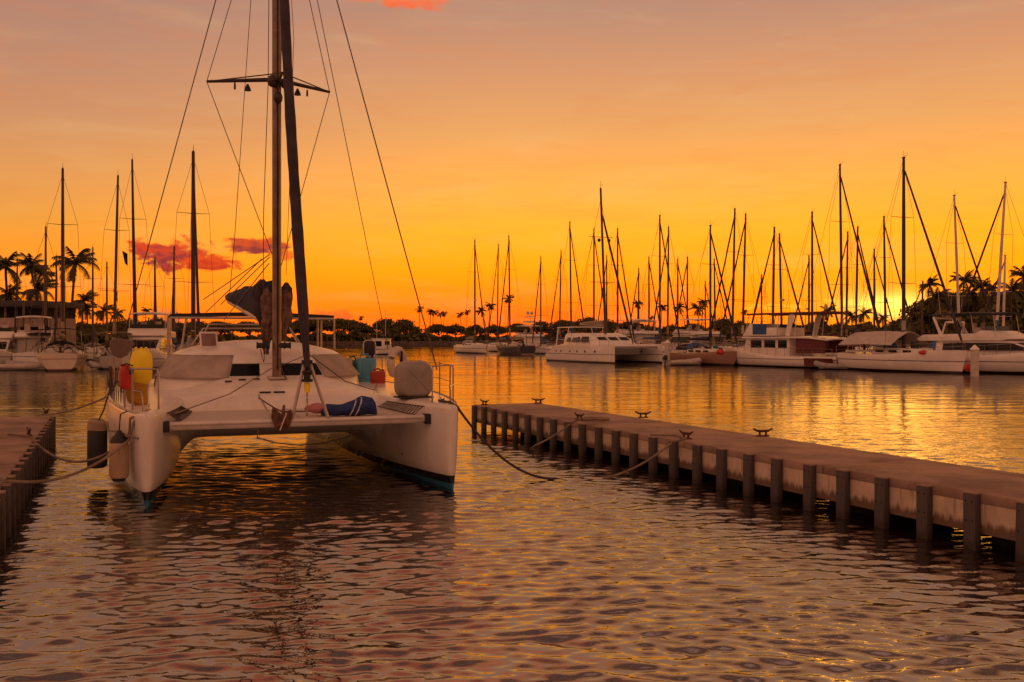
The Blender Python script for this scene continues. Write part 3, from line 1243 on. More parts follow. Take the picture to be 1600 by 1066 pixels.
for (a, b) in (((421, 398), (318, 468)), ((421, 402), (345, 476)), ((409, 405), (322, 488)), ((420, 412), (350, 500))):
    wire('lazy_jack', [CP(a[0], a[1], 4.0), CP(b[0], b[1], 7.5)], .010, M_rope)
# winches at the mast foot
for px in (406, 416, 440, 449):
    mb = MB()
    p = CP(px, 540, 3.7)
    ax = Vector((1, 0, 0))
    mb.tube([p - ax * .06, p - ax * .02, p, p + ax * .03, p + ax * .06], [.07, .05, .05, .05, .075], 12)
    mb.build('winch', M_black, mast)
wire('tail_line', [CP(407, 545, 3.6), CP(409, 556, 3.6), CP(412, 566, 3.6), CP(415, 545, 3.6)], .012, M_rope)
wire('tail_line', [CP(437, 560, 3.55), CP(441, 580, 3.5), CP(447, 592, 3.4)], .012, M_roped)

# bimini
bz = 3.02
fl, fr = CP(266, 505, 8.6), CP(522, 505, 8.6)
mb = MB()
x0, x1 = fl.x, fr.x
mb.slab(lambda X, s: (X, s, bz + .06 - .06 * ((X - (x0 + x1) / 2) / ((x1 - x0) / 2)) ** 2), [x0 + (x1 - x0) * i / 12 for i in range(13)], [8.6, 9.4, 10.2, 11], (0, 0, .05))
bim = mb.build('bimini', M_canvasn, cat)
mb = MB()
mb.tube([(x0, 8.6, bz - .03), (x1, 8.6, bz - .03)], .026, 8)
mb.tube([(x0, 8.6, bz - .03), (x0 - .05, 8.6, 1.5)], .024, 8)
mb.tube([(x1, 8.6, bz - .03), (x1 + .02, 8.6, 1.5)], .024, 8)
mb.tube([(x0 + .35, 8.6, bz - .06), (x0 + .1, 7.4, 1.5)], .025, 8)
mb.tube([(x1 - .3, 8.7, bz - .06), (x1 - .3, 8.7, 1.5)], .025, 8)
mb.tube([(x0, 11, bz), (x0, 11, 1.3)], .025, 8)
mb.tube([(x1, 11, bz), (x1, 11, 1.3)], .025, 8)
build_each(mb, 'bimini_pole', M_alu, bim)
mb = MB()
for k in range(2):
    a_ = CP(300 + 10 * k, 535, 7.6 + .5 * k)
    b_ = CP(470 - 5 * k, 530, 7.6 + .5 * k)
    pts = []
    for i in range(21):
        t_ = i / 20
        pts.append(Vector((a_.x + (b_.x - a_.x) * t_, a_.y, 2.35 + (.38 + .1 * k) * min(1, 3.2 * math.sin(math.pi * t_)))))
    mb.tube(pts, .018, 8)
build_each(mb, 'cockpit_hoop', M_steel, cat)
mb = MB()
for i, (px, w_, h_) in enumerate(((335, .3, .3), (352, .2, .5), (300, .35, .5), (288, .3, .3))):
    p = CP(px, 535, 8.9)
    mb.ell((p.x, 9.3, 2.2), (w_ * .5, .2, h_ * .6), 10, 6, jit=.4)
build_each(mb, 'gear_bag', M_canvasg, cat)
# coachroof grab rails and side coaming cloth at left
mb = MB()
mb.slab(lambda X, s: (X, s, 1.45 + (s - 6.2) * .0), [-2.85, -2.3], [6.2, 8.4], (0, 0, .75))
mb.build('cockpit_screen', M_canvasw, cat)
mb = MB()
mb.slab(lambda X, s: (X, s, 1.45), [1.92, 2.06], [6.6, 8.4], (0, 0, .6))
mb.build('cockpit_screen', M_canvasw, cat)

# pulpits, stanchions and lifelines
for sg in (-1, 1):
    X0 = sg * 2.37
    w = lambda s: smooth_tab(HT, s)[0]
    ox = lambda s: X0 + sg * (w(s) - .07)
    ix = lambda s: X0 - sg * (w(s) - .10)
    mb = MB()
    # outer loop near the bow
    mb.tube([(ox(.55), .55, 1.38), (ox(.55), .55, 1.95), (ox(.62), .62, 2.03), (ox(.95), .95, 2.04), (ox(1.1), 1.1, 2.0), (ox(1.12), 1.12, 1.4)], .014, 8)
    mb.tube([(X0 + sg * .05, .2, 1.40), (X0 + sg * .06, .25, 1.62), (X0 + sg * .08, .36, 1.69), (ox(.55), .55, 1.70)], .014, 8)
    mb.tube([(ix(.55), .55, 1.38), (ix(.55), .55, 1.95), (ix(.6) + sg * .03, .6, 2.02), (X0, .66, 2.03), (ox(.62), .62, 2.03)], .014, 8)
    mb.build('pulpit', M_steel, cat)
    for s in (2.4, 4.2, 6.0, 7.8, 9.5):
        mb = MB()
        mb.tube([(ox(s), s, 1.42), (ox(s), s, 2.05)], .013, 8)
        mb.build('stanchion', M_steel, cat)
    for zz in (2.03, 1.74):
        wire('lifeline', [(ox(s), s, zz - (.012 if i % 2 else 0)) for i, s in enumerate((1.1, 1.75, 2.4, 3.3, 4.2, 5.1, 6, 6.9, 7.8, 8.6, 9.5))], .006)

# safety netting and loose lines along the left bow rail
mb = MB()
X0 = -2.37
pts = []
for i in range(22):
    s = 1.12 + 3.0 * i / 21
    pts.append((X0 - (smooth_tab(HT, s)[0] - .06), s, 2.0 if i % 2 else 1.46))
mb.tube(pts, .005, 5)
pts = [(X0 - (smooth_tab(HT, s)[0] - .03), s, 1.72 + .10 * math.sin(s * 5)) for s in [1.1 + .12 * i for i in range(26)]]
mb.tube(pts, .011, 5)
mb.build('rail_netting', M_roped, cat)
mb = MB()
for sg in (-1, 1):
    c = Vector((sg * 2.34, .42, 1.415))
    mb.box(tuple(c), (.06, .16, .02))
    mb.tube([c + Vector((0, -.12, .07)), c + Vector((0, -.05, .045)), c + Vector((0, .05, .045)), c + Vector((0, .12, .07))], .013, 6)
build_each(mb, 'bow_cleat', M_steel, cat)
mb = MB()
mb.tube([(1.93, 1.55, .42), (1.92, 1.55, .42)], .02, 8)
mb.build('through_hull', M_black, cat)

# ------------------------------------------------------------------ loose gear on and round the catamaran
# grey covered liferaft / cushion on the right hull deck
p = CP(646, 621, 1.55)
lr = empty('covered_liferaft', CW(p.x, p.y, 1.43), CROT + R(6), 'grey cushion shaped cover tied over gear on the right bow deck of the catamaran', 'deck gear')
mb = MB()
mb.ell((0, 0, .33), (.34, .24, .33), 28, 18, jit=.05, pw=.55)
cv = mb.build('cover', mat('grey_vinyl', (.30, .26, .235, 1), .45, var=.1, bump=.3, bscale=6), lr, ang=80)


def srf(x, z):
    e = 1 / .55
    q = max(0, 1 - abs(x / .34) ** (2 * e) - abs((z - .33) / .33) ** (2 * e))
    return -.24 * q ** (1 / (2 * e)) * 1.01 - .004


mb = MB()
for x0, z0, x1, z1 in ((-.26, .60, .25, .10), (.26, .58, -.24, .10)):
    mb.tube([(x0 + (x1 - x0) * i / 12, srf(x0 + (x1 - x0) * i / 12, z0 + (z1 - z0) * i / 12), z0 + (z1 - z0) * i / 12) for i in range(13)], .008, 6)
build_each(mb, 'seam', M_canvasg, lr)
mb = MB()
mb.box((0, 0, .015), (.62, .42, .03))
mb.build('base_board', M_black, lr, bevel=.01)

# blue bundle with a pale cloth, lying on the net
p = CP(548, 652, .95)
bb = empty('sail_bundle', CW(p.x, p.y, 1.2), CROT + R(-4), 'navy blue rolled bundle tied with white rope on the trampoline net', 'bundle')
mb = MB()
rings = []
for i in range(23):
    f_ = i / 22
    x = -.42 + .80 * f_
    r = (.115 + .07 * sm(.35, .75, f_)) * (1 - .85 * sm(.93, 1.0, f_)) * (.55 + .45 * sm(0, .08, f_))
    rg = []
    for j in range(20):
        t_ = 2 * math.pi * j / 20
        rr = r * (1 + .22 * mnoise.noise(Vector((x * 6, math.cos(t_) * 1.5, math.sin(t_) * 1.5))))
        rg.append((x, rr * 1.25 * math.cos(t_), r * .96 + rr * math.sin(t_)))
    rings.append(rg)
mb.loft(rings)
mb.build('rolled_cloth', mat('navy_cloth', (.014, .036, .17, 1), .8, var=.3, vscale=9, bump=.6, bscale=14), bb, ang=70)
mb = MB()
for x, r in ((.02, .158), (.10, .18)):
    mb.tube([(x + .05 * math.sin(t_), r * 1.3 * math.cos(t_), r * .95 + r * 1.06 * math.sin(t_)) for t_ in [2 * math.pi * k / 24 for k in range(25)]], .011, 6)
build_each(mb, 'lashing', mat('white_rope', (.6, .56, .5, 1), .9), bb)
bb.scale = (1.18, 1, .84)
p = CP(493, 648, 1.05)
mb = MB()
mb.ell(tuple(CW(p.x, p.y, 1.32)), (.20, .13, .09), 22, 12, jit=.45)
o = mb.build('folded_cloth', mat('pink_cloth', (.50, .20, .22, 1), .85, var=.2, bump=.5, bscale=10), None, ang=80)
recenter(o, CW(p.x, p.y, 1.23))
tag(o, 'pale pink and lilac folded cloth next to the navy bundle on the net', 'cloth')


def jerry(name, X, s, z, rz, size, m, label):
    e = empty(name, CW(X, s, z), CROT + rz, label, 'jerry can')
    w, dp, h = size
    mb = MB()
    mb.box((0, 0, h * .42), (w, dp, h * .84))
    mb.build('can_body', m, e, bevel=.035)
    mb = MB()
    mb.tube([(-w * .32, 0, h * .82), (-w * .3, 0, h * .95), (w * .1, 0, h * .97), (w * .2, 0, h * .82)], .022, 8)
    mb.build('handle', m, e)
    mb = MB()
    mb.tube([(w * .34, 0, h * .8), (w * .36, 0, h * .93)], .03, 10)
    mb.build('cap', M_black, e)
    mb = MB()
    for q in (-.2, .2):
        mb.box((w * q, -dp / 2 - .004, h * .42), (w * .1, .012, h * .5))
    build_each(mb, 'rib', m, e, bevel=.004)
    return e


p = CP(573, 599, 7.0)
jerry('jerry_can', p.x - .02, 7.0, 1.47, R(5), (.44, .24, .68), M_lblue, 'light blue jerry can standing tallest on the right side deck')
p = CP(586, 597, 6.3)
jerry('jerry_can', p.x + .04, 6.2, 1.47, R(-4), (.32, .28, .35), mat('orange_red_plastic', (.42, .045, .02, 1), .35, var=.08), 'orange red fuel can beside the light blue jerry can')
p = CP(560, 598, 7.3)
jerry('jerry_can', p.x - .10, 7.4, 1.47, R(3), (.3, .24, .62), mat('dark_teal_plastic', (.03, .10, .12, 1), .4), 'dark teal jerry can behind the light blue one')
# outboard motor on the rail
p = CP(574, 566, 8.4)
ob_ = empty('outboard_motor', CW(p.x + .03, 8.4, 1.86), CROT, 'black outboard motor with a pale cowling edge, clamped on the rail behind the jerry cans', 'outboard motor')
mb = MB()
mb.ell((0, 0, .58), (.22, .26, .30), 20, 12, pw=.55)
mb.build('cowling', M_black, ob_)
mb = MB()
mb.tube([(.225 * math.copysign(abs(math.cos(t_)) ** .5, math.cos(t_)), -.16, .58 + .29 * math.copysign(abs(math.sin(t_)) ** .5, math.sin(t_))) for t_ in [2 * math.pi * k / 32 for k in range(33)]], .024, 6)
mb.build('cowling_trim', M_gel2, ob_)
mb = MB()
mb.tube([(0, 0, .3), (0, 0, -.15), (0, .03, -.45)], [.10, .08, .06], 10)
mb.box((0, .1, -.4), (.05, .35, .02))
mb.build('shaft_leg', M_black, ob_)
mb = MB()
mb.box((0, -.12, .06), (.22, .1, .22))
mb.build('clamp', M_alu, ob_, bevel=.01)
ob_.scale = (.68, .68, .68)
# horseshoe lifebuoy
p = CP(612, 571, 4.4)
e = empty('horseshoe_lifebuoy', CW(p.x + .12, 4.4, p.z - .30), CROT + R(42), 'off white horseshoe lifebuoy hanging on the lifeline between motor and grey cover', 'lifebuoy')
mb = MB()
mb.tube([(.24 * math.cos(t_), .0, .34 + .28 * math.sin(t_)) for t_ in [R(-60 + 300 * k / 28) for k in range(29)]], [.06] + [.085] * 27 + [.06], 12)
mb.build('foam_ring', M_canvasw, e)
mb = MB()
mb.tube([(-.2, -.05, .1), (-.05, -.09, .3), (.03, -.09, .55), (.1, -.03, .66)], .014, 6)
mb.tube([(.0, -.09, .12), (.03, -.1, .3), (.02, -.1, .6)], .02, 6)
mb.build('strap', M_black, e)
# yellow bags and red bag on the left bow
p = CP(221, 606, 1.2)
e = empty('yellow_bag', CW(p.x, 1.25, 1.42), CROT, 'bright yellow bag tied to the pulpit of the left bow', 'bag')
mb = MB()
mb.ell((0, 0, .62), (.165, .13, .29), 22, 14, jit=.12, pw=.6)
mb.build('upper_pouch', M_yellow, e, ang=80)
mb = MB()
mb.ell((-.06, .02, .22), (.17, .13, .23), 20, 12, jit=.3, pw=.7)
mb.build('lower_pouch', mat('ochre_vinyl', (.46, .24, .02, 1), .55, var=.15, bump=.4, bscale=7), e, ang=80)
mb = MB()
for x in (-.08, 0, .07):
    mb.ell((x, 0, .91), (.025, .03, .035), 8, 6)
build_each(mb, 'toggle', M_yellow, e)
p = CP(196, 605, .95)
e = empty('red_bag', CW(p.x, .98, 1.72), CROT + R(10), 'dark red bag strapped beside the yellow bag on the left bow rail', 'bag')
mb = MB()
mb.ell((0, 0, .17), (.09, .09, .20), 18, 12, jit=.12, pw=.6)
mb.build('bag_body', M_red, e, ang=80)
mb = MB()
mb.tube([(-.08, -.05, .36), (0, -.09, .385), (.1, -.06, .35)], .012, 6)
mb.box((.075, -.06, .27), (.06, .06, .10))
mb.build('strap', M_black, e)
# covered grill on the left rail, far aft
p = CP(189, 545, 4.6)
e = empty('covered_grill', CW(p.x, 4.6, 1.46), CROT, 'grey brown covered grill on a pole at the left rail, above the yellow bag', 'grill')
mb = MB()
mb.prism([(-.2, .88), (-.14, .72), (0, .66), (.12, .72), (.24, .93), (.2, 1.0), (-.05, 1.05), (-.2, 1.0)], lambda x, z: .14)
mb.build('cover', mat('faded_brown_cover', (.16, .115, .09, 1), .8, var=.15), e, bevel=.02)
mb = MB()
mb.tube([(0, 0, 0), (0, 0, .72)], .02, 8)
mb.tube([(.15, 0, .35), (.2, 0, .95)], .012, 8)
mb.build('pole', M_steel, e)

# fenders
p = CP(186, 742, .3)
e = empty('boat_fender', CW(p.x, .3, .36), 0, 'white ribbed cylinder fender with black ends, hanging nearest on the left bow', 'fender')
mb = MB()
mb.tube([(0, 0, .05), (0, 0, .09), (0, 0, .5), (0, 0, .56), (0, 0, .6)], [.125, .14, .14, .13, .1], 20)
mb.build('fender_body', mat('fender_tan', (.46, .33, .21, 1), .5, var=.1, dirt=.9), e)
for zs in ((.0, .06, .09, .13), (.76, .7, .64, .585)):
    mb = MB()
    mb.tube([(0, 0, zs[0]), (0, 0, zs[1]), (0, 0, zs[2]), (0, 0, zs[3])], [.03, .06, .12, .135] if zs[0] > .3 else [.09, .11, .12, .125], 18)
    mb.build('end_cap', M_black, e)
mb = MB()
mb.tube([(0, 0, .74), (.01, .03, 1.0), (.09, .08, 1.04)], .012, 6)
mb.build('lanyard', M_roped, e)
p = CP(152, 726, 3.0)
e = empty('boat_fender', CW(p.x, 3.0, .24), 0, 'large black cylinder fender with a tan cloth top, hanging further aft on the left hull', 'fender')
mb = MB()
mb.tube([(0, 0, 0), (0, 0, .04), (0, 0, .64), (0, 0, .69)], [.12, .165, .165, .14], 20)
mb.build('fender_body', M_black, e)
mb = MB()
mb.tube([(0, 0, .66), (.01, 0, .80), (.02, 0, .84)], [.17, .165, .12], 16)
mb.build('cloth_top', M_canvast, e)
mb = MB()
mb.tube([(.02, 0, .82), (.1, .02, 1.0), (.16, .1, 1.3)], .014, 6)
mb.build('lanyard', M_roped, e)


# mooring ropes
def sag(a, b, drop, n=22, skew=0.0):
    a, b = Vector(a), Vector(b)
    out = []
    for i in range(n + 1):
        f_ = i / n
        p = a.lerp(b, f_)
        p.z -= drop * 4 * f_ * (1 - f_)
        p.x += skew * 4 * f_ * (1 - f_)
        out.append(p)
    return out


def rope(pts, r, label, m_=None):
    mb = MB()
    mb.tube(pts, r, 8)
    o = mb.build('mooring_rope', m_ or M_rope)
    recenter(o, pts[0])
    return tag(o, label, 'rope')


bowL = CW(-2.36, .18, 1.41)
hang = CW(-2.62, .28, 1.02)
cl1 = onz(45, 681, DH + .09)
cl2 = onz(-30, 735, DH + .1)
rope([bowL, CW(-2.6, .22, 1.3)] + sag(hang, cl1, .42), .021, 'brown mooring rope sagging from the left bow to the cleat on the left dock', M_rope)
e1 = onz(8, 751, DH + .05)
rope([bowL + Vs * .05, CW(-2.55, .16, 1.25)] + sag(CW(-2.62, .2, .98), e1, .22) + [cl2], .021, 'lowest brown mooring rope, from the left bow across the front posts of the left dock', M_rope)
rope([CW(-3.02, 4.2, 1.5)] + sag(CW(-3.06, 3.9, 1.42), onz(72, 648, DH + .09), .06), .018, 'taut rope from the front catamaran to the far corner cleat of the left dock', M_rope)
rope([CW(-2.98, 1.9, 1.12), CW(-2.93, 1.1, 1.05), CW(-2.76, .5, 1.08), CW(-2.60, .12, 1.04), CW(-2.48, .0, 1.02)], .016, 'short dark rope lying across the outside of the left bow', M_rope)
bowR = CW(2.38, .1, 1.43)
rope([CW(2.3, .5, 1.44), bowR, CW(2.47, -.03, 1.36)] + sag(CW(2.50, -.04, 1.3), onz(868, 748, .01), .30) + [onz(885, 751, -.12)], .022, 'dark mooring rope from the right bow sagging into the water before the dock', M_roped)
rope([onz(1072, 686, DH + .1)] + sag(onz(1052, 690, DH + .02), onz(945, 747, .0), .10) + [onz(930, 751, -.12)], .020, 'pale mooring rope from the middle dock cleat down into the water', M_rope)
rope([onz(905, 656, DH + .1)] + sag(onz(893, 661, DH - .0), onz(836, 696, .2), .04) + [onz(825, 706, -.1)], .018, 'brown rope hanging from the coiled rope cleat down the far dock posts', M_rope)
# coil on the dock
c0_ = onz(928, 656, DH + .02)
pts = [onz(905, 656, DH + .12), onz(909, 654, DH + .2), onz(915, 655, DH + .12)]
for k in range(60):
    t_ = k / 60 * 2 * math.pi * 3.2
    r = .26 - .10 * k / 60 + .02 * math.sin(k * 2.1)
    pts.append(c0_ + Vector((r * 1.3 * math.cos(t_), r * math.sin(t_), .012 + .03 * k / 60)))
rope(pts, .018, 'loose coil of brown rope lying on the right dock by a cleat', M_rope)
pts = [onz(1072, 686, DH + .11), onz(1060, 681, DH + .03), onz(1050, 680, DH + .02), onz(1030, 680, DH + .02), onz(1016, 679, DH + .02)]
rope(pts, .016, 'short straight rope tail lying on the right dock left of a cleat', M_rope)
pts = [onz(45, 681, DH + .11), onz(36, 680, DH + .03), onz(22, 679, DH + .02), onz(12, 679, DH + .02)]
rope(pts, .016, 'short rope tail lying on the left dock beside its cleat', M_rope)

# ------------------------------------------------------------------ background boats
def hull_profile(mb, L, B, fb, stern_w=.72, rake=.35, bowf=1.28, keel=.35, stern_rake=.0, nst=22, flare=.86, fine=.62):
    """monohull, bow towards +X, origin amidships at the waterline"""
    rings = []
    for i in range(nst):
        t_ = i / (nst - 1)
        tt = t_ ** .9
        b = B / 2 * ((stern_w + (1 - stern_w) * sm(0, .45, tt)) if tt < .45 else max(.015, (1 - ((tt - .45) / .55) ** (1 / fine)) ** .8 if tt < 1 else .015))
        sh = fb * (1 + (bowf - 1) * sm(.35, 1, tt) + .05 * (1 - sm(0, .3, tt)))
        x = -L / 2 + L * tt
        rk = rake * sm(.75, 1, tt)
        srk = stern_rake * (1 - sm(0, .15, tt))
        nn = (1.1 + 2.6 * flare) * (1 - .45 * sm(.45, 1, tt))
        half = []
        for zf in (0, .10, .22, .36, .50, .64, .80, .92, 1.0):
            z = -keel + (sh + keel) * zf
            half.append((b * max(0.0, 1 - (1 - zf) ** nn) ** .62 * (1 if zf < 1 else .975), z))
        half_d = [(b * .5, sh + .05 * b), (0, sh + .07 * b)]
        pts = []
        for (y, z) in half + half_d:
            pts.append((x - rk * (1 - z / sh) + srk * (z / sh), y, z))
        for (y, z) in (half + half_d)[::-1][1:-1]:
            pts.append((x - rk * (1 - z / sh) + srk * (z / sh), -y, z))
        rings.append(pts)
    mb.loft(rings)
    return mb


HM = {}


def hmat(key):
    if key in HM:
        return HM[key]
    P = {'white': (WHITE, (.02, .02, .03, 1), (.05, .02, .02, 1)), 'cream': ((.62, .52, .42, 1), (.10, .03, .02, 1), (.03, .02, .02, 1)),
         'grey': ((.42, .38, .36, 1), (.02, .02, .025, 1), (.04, .02, .02, 1)), 'navy': ((.045, .04, .055, 1), (.4, .35, .3, 1), (.22, .02, .02, 1)),
         'brown': ((.33, .19, .13, 1), (.05, .02, .02, 1), (.02, .02, .02, 1)), 'bluestripe': (WHITE, (.02, .05, .16, 1), (.02, .03, .07, 1))}[key]
    sheer = {'white': (.82, .88, (.05, .05, .08, 1)), 'bluestripe': (.75, .88, (.02, .06, .2, 1)), 'cream': (.9, .95, (.2, .06, .03, 1))}.get(key)
    HM[key] = hull_mat('hull_' + key, P[0], P[1], P[2], .05, .16, 0, rough=.3, dirt=.3, sheer=sheer)
    return HM[key]


def wtube(name, pts, r, m_, par, n=5):
    mb = MB()
    mb.tube(pts, r, n)
    return mb.build(name, m_, par)


def sailboat(px, d, rz, L, mast_h, label, hull='white', cover=M_sail, lean=0.0, mastm=None, jibm=M_jib, dodger=None, bimini=None,
             spr=2, awning=None, group='sailboats moored in the marina', mast_t=.56, radar=False, rake=.0, fb=None, flare=.74, wr=.014, roller=True, mr=.085):
    B = .29 * L + .4
    mr = mr * 1.4
    fb = fb or (.085 * L + .15)
    mx = -L / 2 + L * mast_t
    base = at(px, HOR, d)
    e = empty('sailboat', (base.x - mx * math.cos(rz), base.y - mx * math.sin(rz), 0), rz, label, 'sailboat', group)
    mb = hull_profile(MB(), L, B, fb, rake=.09 * L * (.4 if hull in ('white', 'grey') else 1.0), flare=flare, stern_w=.66)
    mb.build('hull', hmat(hull), e, ang=45)
    # coachroof
    mb = MB()
    x0, x1 = -L * .18, L * .22
    zc = fb * 1.02
    h = .36 + .012 * L
    prof_ = [(x0, zc - .1), (x1 + .5, zc - .1), (x1 + .1, zc + h * .35), (x1 - .6, zc + h * .85), (x0 + .5, zc + h), (x0 + .05, zc + h * 1.02)]
    mb.prism(prof_, lambda x, z: B * (.33 - .05 * (z > zc + .2) - .08 * sm(0, x1 + .5, x)))
    ca = mb.build('coachroof', M_gel, e, bevel=.05)
    for s in (-1, 1):
        mb = MB()
        for i in range(3):
            xa = x0 + .35 + i * (x1 - x0 - .6) / 3
            mb.box((xa + .45, s * (B * (.315 - .04 * sm(0, x1 + .5, xa + .45))), zc + h * .48), (.75, .06, h * .34), -s * .05)
        mb.build('window', M_glass, ca, bevel=.02)
    mb = MB()
    for s in (-1, 1):
        mb.slab(lambda x, k: (x, s * (B * .31 + .06 * k), zc + .12), [-L * .42, -L * .18], [0, 1], (0, 0, .18))
    build_each(mb, 'cockpit_coaming', M_gel, e)
    # mast
    lv = Vector((lean * math.cos(-rz), lean * math.sin(-rz), 0)) if lean else Vector((0, 0, 0))
    m0 = Vector((mx, 0, zc + h * .7))
    m1 = Vector((mx - rake, 0, mast_h)) + lv
    mb = MB()
    mb.tube([m0, m0.lerp(m1, .6), m1], [mr, mr, mr * .7], 8, None)
    ma = mb.build('mast', mastm or M_alub, e)
    mb = MB()
    for k in range(spr):
        f_ = (k + 1) / (spr + .9)
        c = m0.lerp(m1, f_)
        w = B * (.36 - .06 * k)
        mb.tube([c + Vector((-.12, -w, .05)), c, c + Vector((-.12, w, .05))], [.018, .03, .018], 6)
    build_each(mb, 'spreader', mastm or M_alub, ma)
    mb = MB()
    mb.tube([m1, m1 + Vector((0, 0, .55))], .012, 5)
    mb.tube([m1 + Vector((0, 0, .12)), m1 + Vector((.35, 0, .16)), m1 + Vector((.38, 0, .32))], .014, 5)
    mb.box(tuple(m1 + Vector((0, 0, .03))), (.26, .12, .09))
    mb.build('masthead_vane', M_alud, ma)
    if radar:
        mb = MB()
        c = m0.lerp(m1, .42) + Vector((.28, 0, 0))
        mb.tube([c + Vector((0, 0, -.1)), c + Vector((0, 0, .1))], .25, 12)
        mb.box(tuple(c + Vector((-.1, 0, -.14))), (.3, .1, .05))
        mb.build('radar_dome', M_gel2, ma)
    bow = Vector((L / 2 - .15, 0, fb * 1.26))
    stern = Vector((-L / 2 + .1, 0, fb * 1.05))
    jt_ = m0.lerp(m1, .95)
    if roller:
        n_ = 12
        mb = MB()
        pp = [bow.lerp(jt_, .03 + .95 * i / n_) for i in range(n_ + 1)]
        mb.tube(pp, [.05] + [.115 - .05 * i / n_ for i in range(1, n_ + 1)], 7)
        mb.build('furled_jib', jibm, e)
    else:
        wtube('forestay', [bow, jt_], wr, M_wire, e)
    wtube('backstay', [stern, m1], wr, M_wire, e)
    sh_ = m0.lerp(m1, .97)
    for s in (-1, 1):
        pts = [Vector((mx - .1, s * (B / 2 - .08), fb * 1.05))]
        for k in range(spr):
            c = m0.lerp(m1, (k + 1) / (spr + .9))
            pts.append(c + Vector((-.12, s * B * (.36 - .06 * k), .05)))
        pts.append(sh_)
        wtube('shroud', pts, wr, M_wire, e)
    # boom with stowed sail
    b0 = Vector((mx - .12, 0, zc + h + .65))
    b1 = Vector((mx - .12 - L * .36, 0, zc + h + .75))
    mb = MB()
    mb.tube([b0, b1], .07, 8)
    bo = mb.build('boom', mastm or M_alu, e)
    mb = MB()
    pp, rr = [], []
    for i in range(9):
        f_ = i / 8
        pp.append(b0.lerp(b1, .01 + .97 * f_) + Vector((0, 0, .14 + .12 * (1 - f_))))
        rr.append((.21 - .11 * f_) * (1 + .12 * math.sin(i * 2.3 + L)))
    mb.tube(pp, rr, 9)
    mb.tube([m0.lerp(m1, .10), m0.lerp(m1, .22)], [.17, .10], 8)
    mb.build('sail_cover', cover, bo)
    # rails
    mb = MB()
    hw = lambda x: B / 2 * (.93 if x < 0 else max(.06, (1 - (x / (L / 2)) ** 1.8)) * .93)
    for s in (-1, 1):
        pts = [(x, s * hw(x), fb * (1 + .28 * sm(-.1, .5, x / L)) + .62) for x in [-L * .46 + L * .94 * i / 12 for i in range(13)]]
        mb.tube(pts, .014, 5)
        mb.tube([(x, y, z - .3) for x, y, z in pts], .01, 5)
        for (x, y, z) in pts[::2]:
            mb.tube([(x, y, z), (x, y, z - .62)], .016, 5)
    x_ = L * .48
    mb.tube([(L * .36, .42, fb * 1.2 + .62), (x_, .12, fb * 1.27 + .66), (x_, -.12, fb * 1.27 + .66), (L * .36, -.42, fb * 1.2 + .62)], .018, 5)
    mb.tube([(-L * .46, B * .33, fb + .62), (-L * .48, 0, fb + .64), (-L * .46, -B * .33, fb + .62)], .018, 5)
    mb.build('guard_rail', M_steel, e)
    rg_ = random.Random(int(px * 7 + d))
    if dodger is None and awning is None:
        dodger = rg_.choice((M_canvasn, M_canvasb, M_canvast, M_canvasg, M_canvasm, None))
    if bimini is None and awning is None and d < 115:
        bimini = rg_.choice((M_canvasn, M_canvast, None, None))
    mb = MB()
    xw = -L * .36
    mb.tube([(xw, .55 * math.cos(t_), fb + .75 + .55 * math.sin(t_)) for t_ in [2 * math.pi * k / 16 for k in range(17)]], .03, 5)
    mb.tube([(xw + .1, 0, fb), (xw + .05, 0, fb + .8)], .1, 6)
    mb.build('steering_wheel', M_alud, e)
    for k in range(rg_.randint(2, 4)):
        mb = MB()
        xx, yy = rg_.uniform(-L * .44, L * .34), rg_.uniform(-.3, .3) * B
        hz = zc + (h if -L * .16 < xx < L * .18 else .05)
        mb.ell((xx, yy, hz + .12), (rg_.uniform(.25, .7), rg_.uniform(.2, .35), rg_.uniform(.15, .38)), 12, 8, jit=.4)
        mb.build('deck_gear', rg_.choice((M_canvasn, M_canvasb, M_canvasg, M_canvast, M_black, M_red, M_canvasw)), e, ang=80)
    for k in range(2):
        mb = MB()
        mb.box((L * (.0 + .26 * k), 0, zc + (h * .98 if k == 0 else .16)), (.55, .55, .06))
        mb.build('deck_hatch', M_glass, e, bevel=.015)
    if rg_.random() < .6:
        mb = MB()
        yy = rg_.choice((-1, 1)) * B * .3
        mb.tube([(-L * .47, yy + .28 * math.cos(t_), fb + .55 + .28 * math.sin(t_)) for t_ in [2 * math.pi * k / 14 for k in range(15)]], .07, 6)
        mb.build('life_ring', M_canvasw, e)
    if rg_.random() < .45:
        mb = MB()
        mb.slab(lambda x, y: (x, y, fb + 1.95), [-L * .49, -L * .42], [-B * .3, B * .3], (0, 0, .05))
        mb.tube([(-L * .48, 0, fb), (-L * .46, 0, fb + 1.95)], .03, 5)
        mb.build('solar_panel', M_glass, e)
    if dodger:
        mb = MB()
        xs = [-L * .20, -L * .15, -L * .10]
        mb.slab(lambda x, a: (x + .25 * (1 - math.sin(a)), B * .30 * math.cos(a), zc + h * .8 + (.62 - .25 * sm(-L * .17, -L * .10, x)) * math.sin(a)), xs, [math.pi * k / 12 for k in range(13)], (0, 0, .02))
        mb.build('spray_hood', dodger, e)
    if bimini:
        mb = MB()
        mb.slab(lambda x, y: (x, y, fb + 2.0 - .12 * (y / (B * .4)) ** 2), [-L * .44, -L * .33, -L * .22], [B * .4 * k / 4 for k in range(-4, 5)], (0, 0, .05))
        bi = mb.build('bimini', bimini, e)
        mb = MB()
        for x in (-L * .43, -L * .23):
            for s in (-1, 1):
                mb.tube([(x, s * B * .39, fb + 1.9), (-L * .33, s * B * .42, fb)], .02, 5)
        build_each(mb, 'bimini_pole', M_steel, bi)
